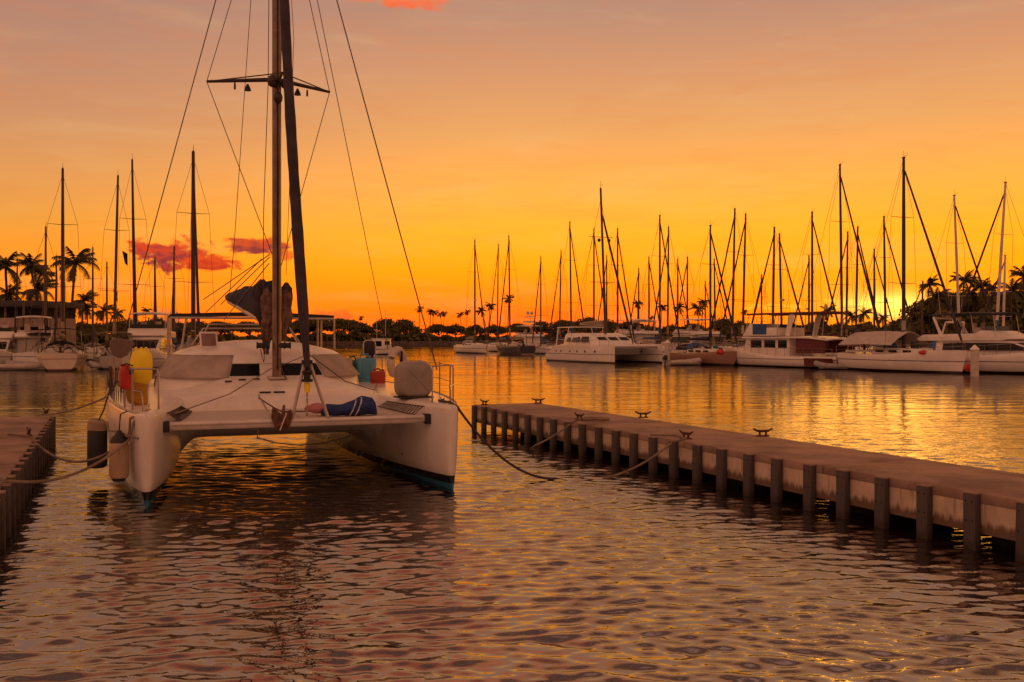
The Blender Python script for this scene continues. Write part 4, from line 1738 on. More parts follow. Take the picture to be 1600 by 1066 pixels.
    if awning:
        mb = MB()
        zt = zc + h + 1.25

        def aw(x, y):
            f_ = (x + L * .42) / (L * .5)
            return (x, y, zt - .15 * abs(f_ - .5) - (abs(y) / (B * .52)) ** 1.5 * 1.0)
        mb.slab(aw, [-L * .42, -L * .3, -L * .18, -L * .05, L * .06], [B * .52 * k / 6 for k in range(-6, 7)], (0, 0, .03))
        mb.build('awning', awning, e)
    return e


BR, BL = R(-67), R(113)                     # slips run parallel to the docks: bow towards us, or bow away


def motor_yacht(px, d, rz, L, label, hull='white', fly=True, hardtop=None, arch=True, canvas=None, name='motor_yacht', cat_='motor yacht', fb=None, tower=False, h1=None):
    B = .27 * L + .9
    fb = fb or .10 * L + .1
    base = at(px, HOR, d)
    e = empty(name, (base.x, base.y, 0), rz, label, cat_, 'motor boats moored in the marina')
    mb = hull_profile(MB(), L, B, fb, stern_w=.88, rake=.10 * L, bowf=1.45, flare=.80, fine=.5)
    mb.build('hull', hmat(hull), e, ang=45)
    # swim platform
    mb = MB()
    mb.box((-L / 2 - .45, 0, .32), (1.0, B * .74, .1))
    mb.build('swim_platform', M_gel, e, bevel=.03)
    z1 = fb * 1.02
    h1 = h1 or (1.15 + .03 * L)
    mb = MB()
    prof_ = [(-L * .26, z1 - .15), (L * .33, z1 + .05), (L * .25, z1 + .30), (L * .10, z1 + h1 * .98), (L * .04, z1 + h1), (-L * .24, z1 + h1), (-L * .26, z1 + h1 * .9)]
    w1 = lambda x, z: B * (.42 - .05 * sm(z1, z1 + h1, z) - .13 * sm(0, L * .33, x))
    mb.prism(prof_, w1)
    sal = mb.build('saloon', M_gel, e, bevel=.06)
    zq, zr = z1 + h1 * .36, z1 + h1 * .84
    xf = lambda z: L * .25 - (L * .15) * (z - z1 - .3) / (h1 * .98 - .3)
    for s in (-1, 1):
        mb = MB()
        mb.slab(lambda u, v: ((lambda z: (lambda x: (x, s * (w1(x, z) + .012), z))(-L * .22 + (xf(z) - .2 + L * .22) * u))(zq + (zr - zq) * v)),
                [i / 16 for i in range(17)], [0, .25, .5, .75, 1], (0, -s * .05, 0))
        mb.build('side_window', M_glass, sal)
    mb = MB()
    b0 = len(mb.v)
    for z in (zq, zr):
        x = xf(z) + .012
        for s in (-1, 1):
            mb.v.append((x, s * (w1(x, z) - .15), z))
            mb.v.append((x - .05, s * (w1(x, z) - .15), z))
    for q in ((0, 2, 6, 4), (1, 5, 7, 3), (0, 1, 3, 2), (4, 6, 7, 5), (0, 4, 5, 1), (2, 3, 7, 6)):
        mb.f.append(tuple(b0 + i for i in q))
    mb.build('windscreen', M_glass, sal)
    z2 = z1 + h1
    if fly:
        mb = MB()
        prof_ = [(-L * .34, z2 - .05), (L * .07, z2 - .02), (L * .12, z2 + .12), (L * .03, z2 + .68), (-L * .02, z2 + .72), (-L * .05, z2 + .5), (-L * .32, z2 + .42), (-L * .36, z2 + .1)]
        mb.prism(prof_, lambda x, z: B * (.43 - .05 * sm(0, L * .12, x)))
        fy = mb.build('flybridge', M_gel, e, bevel=.05)
        mb = MB()
        mb.slab(lambda x, y: (x - .05 * (y / B) ** 2, y, z2 + .70), [L * .0 - .02, L * .0 + .02], [B * .36 * k / 6 for k in range(-6, 7)], (-.12, 0, .34))
        build_each(mb, 'wind_deflector', M_glass, fy)
        mb = MB()
        for y in (-.6, .6):
            mb.box((-L * .08, y, z2 + .7), (.5, .5, .5))
            mb.box((-L * .08 - .25, y, z2 + 1.0), (.12, .5, .6))
        build_each(mb, 'helm_seat', M_canvasw, fy, bevel=.05)
    if arch:
        mb = MB()
        for s in (-1, 1):
            mb.tube([(-L * .22, s * B * .42, z2 + .2), (-L * .27, s * B * .38, z2 + 1.7)], [.12, .09], 8)
        mb.tube([(-L * .27, -B * .38, z2 + 1.7), (-L * .27, B * .38, z2 + 1.7)], .1, 8)
        ar = mb.build('radar_arch', M_gel, e)
        mb = MB()
        mb.tube([(-L * .27, 0, z2 + 1.78), (-L * .27, 0, z2 + 2.0)], .28, 12)
        mb.build('radar_dome', M_gel2, ar)
        mb = MB()
        for y in (-.8, .7):
            mb.tube([(-L * .27, y, z2 + 1.7), (-L * .29, y, z2 + 4.4)], [.02, .008], 5)
        build_each(mb, 'antenna', M_gel2, ar)
    if hardtop:
        mb = MB()
        zt = z2 + 2.0
        mb.slab(lambda x, y: (x, y, zt - .12 * (y / (B * .4)) ** 2 - .08 * ((x + L * .1) / (L * .2)) ** 2), [-L * .30 + L * .36 * k / 6 for k in range(7)], [B * .4 * k / 4 for k in range(-4, 5)], (0, 0, .09))
        ht = mb.build('hardtop', hardtop, e)
        mb = MB()
        for x in (-L * .26, -L * .08, L * .03):
            for s in (-1, 1):
                mb.tube([(x, s * B * .37, zt), (x + .25, s * B * .38, z2 + .35)], .03, 6)
        build_each(mb, 'hardtop_post', M_steel, ht)
    if tower:
        mb = MB()
        zt = z2 + 2.1
        for s in (-1, 1):
            mb.tube([(-L * .2, s * .8, zt), (-L * .16, s * .5, zt + 1.5)], .03, 6)
            mb.tube([(0, s * .8, zt), (-L * .08, s * .5, zt + 1.5)], .03, 6)
        mb.box((-L * .12, 0, zt + 1.5), (1.6, 1.3, .12))
        mb.box((-L * .12, 0, zt + .6), (1.8, 1.5, .35))
        mb.tube([(-L * .12, 0, zt + 1.6), (-L * .12, 0, zt + 2.3)], .04, 6)
        mb.ell((-L * .16, .5, zt + 2.2), (.3, .3, .34), 12, 8)
        mb.ell((-L * .1, -.6, zt + 2.2), (.3, .3, .34), 12, 8)
        mb.build('tuna_tower', M_gel2, e)
    mb = MB()
    hw = lambda x: B / 2 * max(.05, (1 - max(0, (x / (L / 2))) ** 2.2)) * .95
    for s in (-1, 1):
        pts = [(x, s * hw(x), fb * (1 + .45 * sm(-.15, .5, x / L)) + .7) for x in [-L * .05 + L * .54 * i / 9 for i in range(10)]]
        mb.tube(pts, .02, 5)
        for (x, y, z) in pts:
            mb.tube([(x, y, z), (x - .1, y, z - .7)], .016, 5)
    mb.build('bow_rail', M_steel, e)
    if canvas:
        mb = MB()
        mb.slab(lambda x, y: (x, y, z2 + .02 - .2 * ((x + L * .26) / (-L * .18)) ** 2), [-L * .44, -L * .38, -L * .32, -L * .26], [B * .4 * k / 3 for k in range(-3, 4)], (0, 0, -.05))
        mb.slab(lambda x, y: (x, y, z1 + .1), [-L * .43, -L * .27], [-B * .4, -B * .4 + .03], (0, 0, h1 * .85))
        mb.slab(lambda x, y: (x, y, z1 + .1), [-L * .43, -L * .27], [B * .4 - .03, B * .4], (0, 0, h1 * .85))
        mb.build('cockpit_canvas', canvas, e)
    return e


def dinghy(px, d, rz, L, label, m_, outb=True, name='dinghy'):
    base = at(px, HOR, d)
    e = empty(name, (base.x, base.y, 0), rz, label, 'dinghy')
    mb = MB()
    w = L * .21
    pts = [(-L / 2, w, .28), (L * .15, w, .3), (L * .33, w * .75, .36), (L * .44, w * .35, .44), (L * .47, 0, .48), (L * .44, -w * .35, .44), (L * .33, -w * .75, .36), (L * .15, -w, .3), (-L / 2, -w, .28)]
    mb.tube(pts, [.12] + [.22] * 7 + [.12], 10)
    mb.build('tube', m_, e)
    mb = MB()
    mb.box((-.1, 0, .12), (L * .85, w * 1.7, .1))
    mb.box((-.1 * L, 0, .36), (.3, w * 1.8, .06))
    mb.box((-L * .47, 0, .3), (.06, w * 1.7, .42))
    mb.build('floor', M_canvasg, e)
    if outb:
        mb = MB()
        mb.ell((-L * .53, 0, .72), (.2, .16, .24), 10, 8, pw=.7)
        mb.tube([(-L * .53, 0, .55), (-L * .55, 0, -.1)], .06, 6)
        mb.build('outboard', M_black, e)
    return e


def piling(px, d, top, r, label):
    base = at(px, HOR, d)
    e = empty('mooring_piling', (base.x, base.y, 0), 0, label, 'piling')
    mb = MB()
    mb.tube([(0, 0, -.8), (0, 0, top)], r, 14)
    mb.build('shaft', M_canvasw, e)
    mb = MB()
    mb.tube([(0, 0, top), (0, 0, top + .06), (0, 0, top + r * 1.3)], [r * 1.15, r * 1.15, .02], 14)
    mb.build('cap', M_gel, e)
    return e


def mh(ytop, d):
    return CAMZ + (HOR - ytop) / F * d


# --- right hand side, front row
sailboat(742, 163, BR, 12.5, mh(375, 163), 'white sailboat with a grey spray hood, just left of the dark hulled sailboat', 'white', M_canvast, dodger=M_canvasg, bimini=M_canvasn, mr=.11, radar=True)
sailboat(797, 154, BL, 12.5, mh(369, 154), 'dark hulled sailboat with a red waterline beside the first white sailboat', 'navy', M_canvast, lean=-.2, mr=.10)
motor_yacht(822, 176, BL, 12, 'white flybridge motor yacht with a small lookout tower, behind the dark hulled sailboat', hardtop=M_gel, arch=False, tower=True)
sailboat(845, 158, BL, 8.5, mh(402, 158), 'small low sailboat with a dark stripe between the dark hull and the big far catamaran', 'bluestripe', M_canvasb, dodger=M_canvasb, mr=.09)
# big catamaran behind
d_e = 100
be = at(948, HOR, d_e)
ec = empty('catamaran', (be.x, be.y + 3.0, 0), BR, 'big white catamaran with portholes, moored in the middle of the far right marina', 'catamaran')
Lc, Bc = 14.5, 7.2
for s in (-1, 1):
    mb = MB()
    rings = []
    for i in range(20):
        t_ = i / 19
        w = .85 * (1 - .95 * sm(.45, 1, t_) ** 1.5)
        w = max(w, .05)
        sh = 1.75 + .15 * t_
        if t_ < .16:
            sh = .75 + 1.0 * sm(.02, .16, t_)
        x = -Lc / 2 + Lc * t_
        half = [(0, -.4), (w * .6, -.2), (w * .8, .1), (w * .97, sh * .6), (w, sh - .05), (w * .9, sh), (0, sh + .03)]
        rings.append([(x, s * 2.75 + y, z) for y, z in half] + [(x, s * 2.75 - y, z) for y, z in half[::-1][1:-1]])
    mb.loft(rings)
    h_ = mb.build('hull', hmat('cream' if False else 'white'), ec, ang=50)
    mb = MB()
    for x in (-4.4, -3.2, -1.0, .6, 2.2, 3.9):
        w = .85 * (1 - .95 * sm(.45, 1, (x + Lc / 2) / Lc) ** 1.5)
        mb.ell((x, s * 2.75 - .95 * w, 1.15), (.16, .05, .14), 10, 6)
        mb.ell((x, s * 2.75 + .95 * w, 1.15), (.16, .05, .14), 10, 6)
    build_each(mb, 'porthole', M_glass, h_)
mb = MB()
mb.prism([(-5.2, .7), (3.6, .85), (3.4, 1.72), (-5.2, 1.72)], lambda x, z: 2.4)
mb.build('bridge_deck', M_gel, ec)
mb = MB()
mb.slab(lambda x, y: (x, y, 1.6), [3.6, 6.3], [-2.3, 0, 2.3], (0, 0, .03))
mb.tube([(6.35, -2.7, 1.62), (6.35, 2.7, 1.62)], .12, 10)
mb.build('forward_net', M_canvasg, ec)
mb = MB()
cw = lambda x, z: (2.75 - .55 * sm(1.7, 3.1, z)) * (1 - .22 * sm(-1, 3.8, x))
mb.prism([(-4.4, 1.7), (3.6, 1.7), (2.3, 2.35), (1.0, 2.85), (-.6, 3.08), (-4.4, 3.1), (-4.9, 2.9)], cw)
cb = mb.build('saloon', M_gel, ec, bevel=.08)
for s in (-1, 1):
    for xa, xb in ((-3.9, -2.9), (-2.6, -.9), (-.6, .9)):
        mb = MB()
        b0 = len(mb.v)
        for x, z in ((xa, 2.15), (xb, 2.15), (xb - .25, 2.7), (xa, 2.7)):
            for off in (.012, -.05):
                mb.v.append((x, s * (cw(x, z) + off), z))
        for q in ((0, 2, 4, 6), (1, 7, 5, 3), (0, 1, 3, 2), (2, 3, 5, 4), (4, 5, 7, 6), (6, 7, 1, 0)):
            mb.f.append(tuple(b0 + i for i in q))
        mb.build('window', M_glass, cb)
mb = MB()
for y in (-1.3, 0, 1.3):
    mb.box((2.05, y, 2.47), (.75, 1.0, .04), 0, ('Y', R(26)))
build_each(mb, 'windscreen_pane', M_glass, cb)
mb = MB()
mb.slab(lambda x, y: (x, y, 3.75 - .05 * y * y * .3), [-7.0, -6, -5, -3.8], [-2.2, -1.1, 0, 1.1, 2.2], (0, 0, .09))
mb.build('hardtop', M_gel, ec)
mb = MB()
for s in (-1, 1):
    mb.tube([(-6.9, s * 2.1, 3.7), (-6.6, s * 2.5, 1.6)], .07, 8)
    mb.tube([(-4.2, s * 2.1, 3.7), (-4.5, s * 2.4, 1.6)], .05, 8)
build_each(mb, 'hardtop_post', M_gel, ec)
mxe = .35
m0, m1 = Vector((mxe, 0, 3.0)), Vector((mxe - 1.1, .0, mh(290, 102)))
mb = MB()
mb.tube([m0, m1], [.15, .11], 10)
ma = mb.build('mast', M_alub, ec)
mb = MB()
for f_ in (.35, .66):
    c = m0.lerp(m1, f_)
    mb.tube([c + Vector((-.3, -1.5, .05)), c, c + Vector((-.3, 1.5, .05))], .035, 6)
mb.build('spreader', M_alub, ma)
mb = MB()
c = m0.lerp(m1, .66)
for y in (-.5, .7):
    mb.ell((c.x + .2, y, c.z - .35), (.2, .2, .2), 8, 6)
mb.tube([m1, m1 + Vector((0, 0, .8))], .02, 5)
mb.tube([m1 + Vector((0, 0, .2)), m1 + Vector((.5, 0, .3))], .02, 5)
build_each(mb, 'mast_light', M_alud, ma)
for n_, a, b in (('furled_jib', (6.2, 0, 1.9), m0.lerp(m1, .84)),):
    mb = MB()
    mb.tube([Vector(a).lerp(b, i / 8) for i in range(9)], [.05] + [.11] * 7 + [.05], 7)
    mb.build(n_, M_jib, ec)
for s in (-1, 1):
    wtube('shroud', [(-1.5, s * 3.4, 1.8), m0.lerp(m1, .93)], .02, M_wire, ec)
mb = MB()
mb.tube([(mxe - .2, 0, 3.9), (-5.6, 0, 4.1)], .1, 8)
bo = mb.build('boom', M_alu, ec)
mb = MB()
mb.tube([(mxe - .3, 0, 4.2), (-2.5, 0, 4.22), (-5.5, 0, 4.2)], [.26, .22, .12], 9)
mb.build('sail_cover', M_canvast, bo)
mb = MB()
for s in (-1, 1):
    pts = [(x, s * 3.4 * (1 if x < 0 else 1 - .06 * (x / 7)), 2.35) for x in (-5, -3, -1, 1, 3, 5, 6.9)]
    mb.tube(pts, .02, 5)
    for p_ in pts:
        mb.tube([p_, (p_[0], p_[1], 1.75)], .018, 5)
mb.build('guard_rail', M_steel, ec)

motor_yacht(985, 135, BL, 14, 'white motor yacht with a rounded hardtop and radar dome, behind the big far catamaran', hardtop=M_gel, arch=True)
motor_yacht(1076, 125, BL, 13, 'white flybridge yacht with orange lit clear screens behind the dark tarpaulin', hardtop=M_gel, arch=False, canvas=M_canvasg)
piling(1043, 92, 2.05, .26, 'round pale piling with a pointed white cap beside the big far catamaran')
dinghy(1068, 90, R(20), 3.6, 'pale inflatable dinghy lying right of the pale piling', M_canvasw)
# tarpaulin covered tender
bt = at(1073, HOR, 100)
e = empty('covered_boat', (bt.x, bt.y, 0), R(100), 'small boat under a dark crumpled tarpaulin behind the pale dinghy', 'boat')
mb = hull_profile(MB(), 5.5, 2.0, .7)
mb.build('hull', hmat('grey'), e)
mb = MB()
mb.ell((0, 0, 1.1), (2.3, 1.0, .75), 22, 12, jit=.5)
mb.build('tarpaulin', M_canvasn, e, ang=80)
sailboat(1110, 92, BR, 10.5, mh(353, 92), 'tan hulled sailboat with two small portholes, left of the old trawler', 'brown', M_canvasn, mr=.08)
# trawler with canopy
bt = at(1222, HOR, 85)
tr = empty('trawler_yacht', (bt.x, bt.y, 0), R(122), 'white trawler with a long canopy, blue panel and dark red stern quarter', 'trawler yacht', 'motor boats moored in the marina')
tr.scale = (1, 1, .84)
Lt, Bt = 14.5, 4.2
m_ = hmat('white')
mb = hull_profile(MB(), Lt, Bt, 1.15, stern_w=.82, rake=1.1, bowf=1.75, flare=.82)
h_ = mb.build('hull', m_, tr, ang=45)
mb = MB()
for s in (-1, 1):
    mb.slab(lambda x, z: (x, s * (Bt / 2 * (.93 if z > .6 else .90)), z), [-7.1, -6, -5, -4.2], [.22, .6, 1.02], (0, s * .10, 0))
mb.slab(lambda y, z: (-Lt / 2 - .02, y, z), [-1.6, 0, 1.6], [.25, 1.0], (-.05, 0, 0))
mb.build('red_quarter', mat('oxide_red_paint', (.10, .012, .012, 1), .4, var=.1), h_)
mb = MB()
pts = lambda s: [(x, s * Bt / 2 * (.90 if x < 0 else max(.05, (1 - (x / 7.2) ** 2) ** .8) * .9), 1.15 * (1 + .75 * sm(-.15, .5, x / Lt)) + .0) for x in [-7 + i for i in range(15)]]
for s in (-1, 1):
    mb.tube([(a, b, c + .8) for a, b, c in pts(s)], .025, 5)
    for a, b, c in pts(s):
        mb.tube([(a, b, c), (a, b, c + .8)], .02, 5)
mb.build('guard_rail', M_steel, tr)
mb = MB()
mb.prism([(-2.2, 1.0), (3.4, 1.2), (2.75, 3.1), (-2.2, 3.1)], lambda x, z: 1.5)
dh = mb.build('deckhouse', M_gel, tr, bevel=.05)
for s in (-1, 1):
    for xa, xb in ((-1.9, -.9), (-.6, .7), (1.0, 2.3)):
        mb = MB()
        mb.box(((xa + xb) / 2, s * 1.485, 2.4), (xb - xa, .06, .8))
        mb.build('window', M_glass, dh, bevel=.02)
mb = MB()
for y in (-.95, 0, .95):
    mb.box((3.06, y, 2.45), (.05, .8, .75), 0, ('Y', R(-19)))
build_each(mb, 'windscreen_pane', M_glass, dh)
mb = MB()
mb.slab(lambda x, y: (x, y, 3.1 - .10 * (y / 2) ** 2 - .25 * sm(-4, -7, x)), [-6.6 + .95 * i for i in range(11)], [-2, -1, 0, 1, 2], (0, 0, .14))
mb.build('upper_deck', M_gel, tr)
mb = MB()
mb.prism([(-1.0, 3.25), (3.1, 3.25), (2.2, 4.55), (1.9, 4.55), (1.7, 4.1), (-1.0, 4.1)], lambda x, z: 1.75)
fy = mb.build('flybridge', M_gel, tr, bevel=.05)
mb = MB()
for s in (-1, 1):
    mb.box((1.0, s * 1.765, 3.95), (1.6, .05, 1.1))
build_each(mb, 'blue_panel', M_canvasb, fy)
mb = MB()
mb.slab(lambda x, y: (x, y, 5.55 - .12 * (y / 1.8) ** 2), [-5.6 + .9 * i for i in range(10)], [-1.8, -.9, 0, .9, 1.8], (0, 0, .16))
cnp = mb.build('canopy', M_canvasm, tr)
mb = MB()
for x in (-5.2, -3.2, -1.2, .8, 2.3):
    for s in (-1, 1):
        mb.tube([(x, s * 1.7, 5.5), (x + (.25 if x < 2 else .5), s * 1.75, 3.2)], .035, 6)
build_each(mb, 'canopy_post', M_aluw, cnp)
for x in (-2.4,):
    mb = MB()
    for s in (-1, 1):
        mb.box((x, s * 1.7, 4.35), (.5, .08, 2.3), 0, ('Y', R(-14)))
    build_each(mb, 'frame_wing', M_gel, tr)
mb = MB()
for s in (-1, 1):
    mb.slab(lambda x, z: (x, s * 1.85, z), [-6.3, -5.2, -4.1, -3.2], [1.5, 2.3, 3.0], (0, s * -.03, 0))
build_each(mb, 'aft_screen', M_canvasm, tr)
mb = MB()
for k in range(5):
    mb.box((-2.6 - .22 * k, -1.8, 2.4), (.12, .04, .7 + .1 * (k % 2)))
build_each(mb, 'towel', mat('striped_towel', (.6, .32, .27, 1), .9, var=.6, vscale=14), tr)
mb = MB()
mb.tube([(-6.9, 0, 1.2), (-7.3, 0, 3.6)], .03, 6)
fl_ = mb.build('flagstaff', M_aluw, tr)
mb = MB()
mb.slab(lambda u, v: (-7.28 - .30 * u, .12 * math.sin(u * 5 + v * 2), 3.5 - v - .5 * u), [0, .25, .5, .75, 1], [0, .4, .8, 1.2], (.0, .02, 0))
mb.build('flag', mat('faded_red_flag', (.55, .10, .09, 1), .8, var=.15), fl_)
# white sailboat with awning (front)
sailboat(1412, 73, BR, 11.6, mh(247, 73), 'white sailboat with a big pale awning over its cockpit and the tallest background mast', 'white', M_canvasg, mastm=M_alud, awning=M_canvasw, mast_t=.50, wr=.014, mr=.10, fb=1.28)
motor_yacht(1560, 70, R(-52), 14.5, 'white flybridge motor yacht with dark side windows at the right edge', hardtop=M_canvasn, arch=True, fb=1.22, h1=1.12)
piling(1523, 63.5, 1.75, .26, 'round pale piling with a pointed cap in front of the right edge motor yacht')
mb = MB()
p = at(1513, 575, 64.6)
mb.ell(tuple(p), (.27, .27, .27), 16, 10)
mb.tube([p + Vector((0, 0, .25)), p + Vector((.02, .1, 1.0))], .02, 6)
o = mb.build('ball_fender', M_red)
recenter(o, p - Vector((0, 0, .27)))
tag(o, 'round red ball fender hanging at the stern of the right edge motor yacht', 'fender')

# --- right hand side, masts behind:   px, ytop, depth, rot, lean(m at masthead, +x right), L, hull, cover, options, label
BACK = [
    (777, 382, 185, BL, .2, 12, 'white', M_canvasb, {}, 'pale sailboat behind the dark hulled one, its furled jib slanting down to the left'),
    (874, 392, 165, BL, .3, 11, 'white', M_canvast, {}, 'sailboat whose leaning thin mast is second to the right of the small lookout tower'),
    (893, 347, 140, BR, -.25, 11.5, 'white', M_canvasb, {}, 'sailboat with a tall mast leaning left, behind the stern of the big far catamaran'),
    (928, 358, 135, BR, 0, 11, 'cream', M_canvasn, {}, 'sailboat with a straight mast just left of the big far catamaran mast'),
    (965, 358, 128, BR, 0, 11, 'white', M_canvast, {}, 'sailboat with a straight mast just right of the big far catamaran mast'),
    (998, 420, 155, BL, 0, 9.5, 'white', M_canvasb, {}, 'sailboat with a short mast before the lone palm beside the big far catamaran'),
    (1014, 402, 150, BR, 0, 10, 'white', M_canvast, {}, 'sailboat with a thin mast left of the tall mast above the blue cover'),
    (1031, 337, 122, BR, .0, 11.5, 'bluestripe', M_canvasb, {}, 'sailboat with a blue boom cover and a tall thick mast above the pale piling'),
    (1043, 355, 132, BL, .15, 11, 'white', M_canvast, {}, 'sailboat with a mast crossing the jib of the tall mast above the pale piling'),
    (1059, 405, 145, BR, 0, 10, 'cream', M_canvasn, {}, 'sailboat with a middle height mast above the dark tarpaulin'),
    (1074, 402, 140, BL, .0, 10, 'white', M_canvast, {}, 'sailboat with a thin mast above the flybridge yacht with clear screens'),
    (1118, 405, 140, BR, -.2, 10, 'white', M_canvasn, {}, 'sailboat with a shorter mast leaning just right of the tan hull mast'),
    (1144, 327, 108, BL, .3, 11.5, 'white', M_canvast, {'jibm': M_jib}, 'sailboat behind the trawler bow with the left of two crossing tall masts'),
    (1160, 335, 112, BL, .38, 11.5, 'white', M_canvasw, {'cover': M_canvasw}, 'sailboat with an off white sail pile, right of two tall masts at the trawler bow'),
    (1207, 356, 104, BL, .2, 11, 'white', M_canvasb, {}, 'sailboat behind the trawler with the left mast of the pair over its canopy'),
    (1222, 366, 110, BR, -.3, 11, 'white', M_canvasn, {'radar': True}, 'sailboat behind the trawler with the right mast of the pair over its canopy'),
    (1269, 332, 104, BR, 0, 11.5, 'cream', M_canvasn, {}, 'sailboat with a straight thick mast rising over the trawler stern'),
    (1264, 400, 128, BL, 0, 10, 'white', M_canvasb, {'radar': True}, 'sailboat with the shorter mast right beside the thick one over the trawler stern'),
    (1316, 258, 92, BR, -.22, 12.5, 'white', M_canvasm, {'bimini': M_canvasm}, 'sailboat with a maroon bimini and a very tall mast between trawler and awning boat'),
    (1322, 363, 116, BL, .2, 10.5, 'white', M_canvast, {}, 'sailboat with a thin mast crossing close right of the very tall one'),
    (1337, 355, 112, BR, .25, 10.5, 'white', M_canvasb, {}, 'sailboat with a mast leaning slightly right, left of the sun'),
    (1366, 390, 122, BR, 0, 10, 'grey', M_canvast, {}, 'sailboat with a short straight mast directly in front of the sun glow'),
    (1384, 339, 106, BR, -.2, 11, 'white', M_canvasb, {}, 'sailboat with a mast at the sun, its jib slanting right behind the awning'),
    (1500, 306, 92, BR, -.55, 11.5, 'white', M_canvasn, {'mastm': M_aluw}, 'sailboat with a mast leaning left behind the right edge motor yacht'),
    (1555, 286, 84, BL, .9, 12, 'white', M_canvasb, {'mastm': M_aluw}, 'sailboat with a mast leaning right behind the right edge motor yacht'),
    (1567, 400, 108, BL, .25, 10, 'white', M_canvasb, {'mastm': M_aluw}, 'sailboat with a short pale mast close behind the right leaning one'),
    (948, 400, 160, BL, .0, 10, 'white', M_canvasb, {}, 'sailboat with a thin mast hidden close to the big far catamaran mast'),
    (1102, 440, 165, BR, .0, 9, 'white', M_canvasb, {}, 'sailboat with the shortest mast, left of the tan hull'),
    (1190, 430, 150, BL, .0, 9, 'white', M_canvast, {}, 'sailboat with a very short mast over the trawler foredeck'),
    (1440, 440, 125, BL, .15, 9.5, 'white', M_canvasb, {}, 'sailboat with a short mast behind the awning, before the leaning palm'),
]
for (px, yt, d, rz, ln, L, hu, cv_, op, lab) in BACK:
    op = dict(op)
    cv2 = op.pop('cover', cv_)
    sailboat(px, d, rz, L, mh(yt, d), lab, hu, cv2, lean=ln, wr=.016, mr=.095 if d > 100 else .09, **op)
dinghy(1300, 78, R(160), 2.6, 'small grey tender lying behind the trawler stern', M_canvasg, False)
motor_yacht(1462, 104, BL, 9.5, 'small white cabin cruiser with a pale windshield frame behind the awning sailboat', fly=False, arch=True)

# --- left hand marina
sailboat(98, 79, BL, 11.5, mh(257, 77), 'cream sailboat seen from its rounded stern, largest boat at the left', 'cream', M_canvast, mastm=M_alud, bimini=M_canvasn, fb=1.25, flare=.45, mr=.10, group='sailboats moored in the marina')
sailboat(178, 82, BL, 10, mh(275, 82), 'grey hulled sailboat with a furled dark jib, right of the rounded cream stern', 'grey', M_canvast, lean=.35, mastm=M_alud, dodger=M_canvast, mr=.085)
fb_boat = sailboat(211, 84, BR, 11, mh(250, 84), 'sailboat with a tall mast and a blue raised sail bag, right of the grey hull', 'white', M_canvasb, lean=-.25, mastm=M_alud, mr=.085)
sailboat(302, 72, BR, 12, mh(237, 72), 'sailboat with a tall thick mast directly behind the bimini of the front catamaran', 'white', M_canvasw, mastm=M_alud, mr=.12)
for (px, yt, d, rz, ln, L, hu, cv_, op, lab) in [
    (70, 355, 92, BL, .1, 10, 'white', M_canvasn, {}, 'sailboat with a dark middle height mast left of the rounded cream stern mast'),
    (88, 400, 108, BR, 0, 9.5, 'white', M_canvast, {}, 'sailboat with a thin mast between the two dark masts at the left'),
    (145, 387, 112, BR, 0, 10, 'white', M_canvasb, {}, 'sailboat with a thin mast right of the big left palm'),
    (167, 410, 114, BL, 0, 9.5, 'white', M_canvast, {}, 'sailboat with a thin short mast left of the flag mast'),
    (242, 403, 100, BR, 0, 9.5, 'white', M_canvasw, {}, 'sailboat with an off white sail and a middle height mast left of the red cloud'),
    (272, 386, 104, BL, 0, 10, 'white', M_canvasb, {}, 'sailboat with a thin mast in front of the red cloud'),
    (27, 405, 112, BR, 0, 9.5, 'white', M_canvasn, {}, 'sailboat with a thin mast between the left edge palms'),
    (37, 470, 100, BL, 0, 7.5, 'white', M_canvasb, {'roller': False}, 'small sailboat with a short pale mast before the low building'),
]:
    op = dict(op)
    sailboat(px, d, rz, L, mh(yt, d), lab, hu, cv_, lean=ln, wr=.016, mr=.08, **op)
motor_yacht(55, 92, BL, 10, 'white motor boat with a pale hardtop in front of the low building', hardtop=M_gel, arch=False)
motor_yacht(232, 80, R(-80), 10.5, 'white cabin boat with a long pale hardtop behind the grey covered grill', fly=True, hardtop=M_gel, arch=False)
motor_yacht(-5, 88, BR, 9, 'white motor boat cut by the left edge of the view', arch=False, hardtop=None)
dinghy(36, 77, R(4), 5.2, 'long pale dinghy with an orange mark low at the left edge', M_canvasw, False)
dinghy(48, 82, R(184), 4.0, 'grey inflatable dinghy with a black outboard behind the long pale one', M_canvasg, True)
dinghy(160, 78, R(175), 2.2, 'tiny white tender beside the grey hulled sailboat', M_gel, False)
for (fx, fy_, fw, fh_) in ((195, 392, .45, 1.1), (180, 452, .35, .9)):
    w_ = at(fx, fy_, 84) - fb_boat.location
    lp = Matrix.Rotation(-BR, 3, 'Z') @ w_
    mb = MB()
    mb.slab(lambda u, v: (lp.x + .1 * math.sin(v * 6 + u * 3), lp.y + fw * (u - .5) * (1 - .5 * v) + .12 * v, lp.z - fh_ * v - .25 * u), [0, .25, .5, .75, 1], [0, .2, .4, .6, .8, 1], (.015, 0, 0))
    mb.build('signal_flag', M_canvasn, fb_boat)
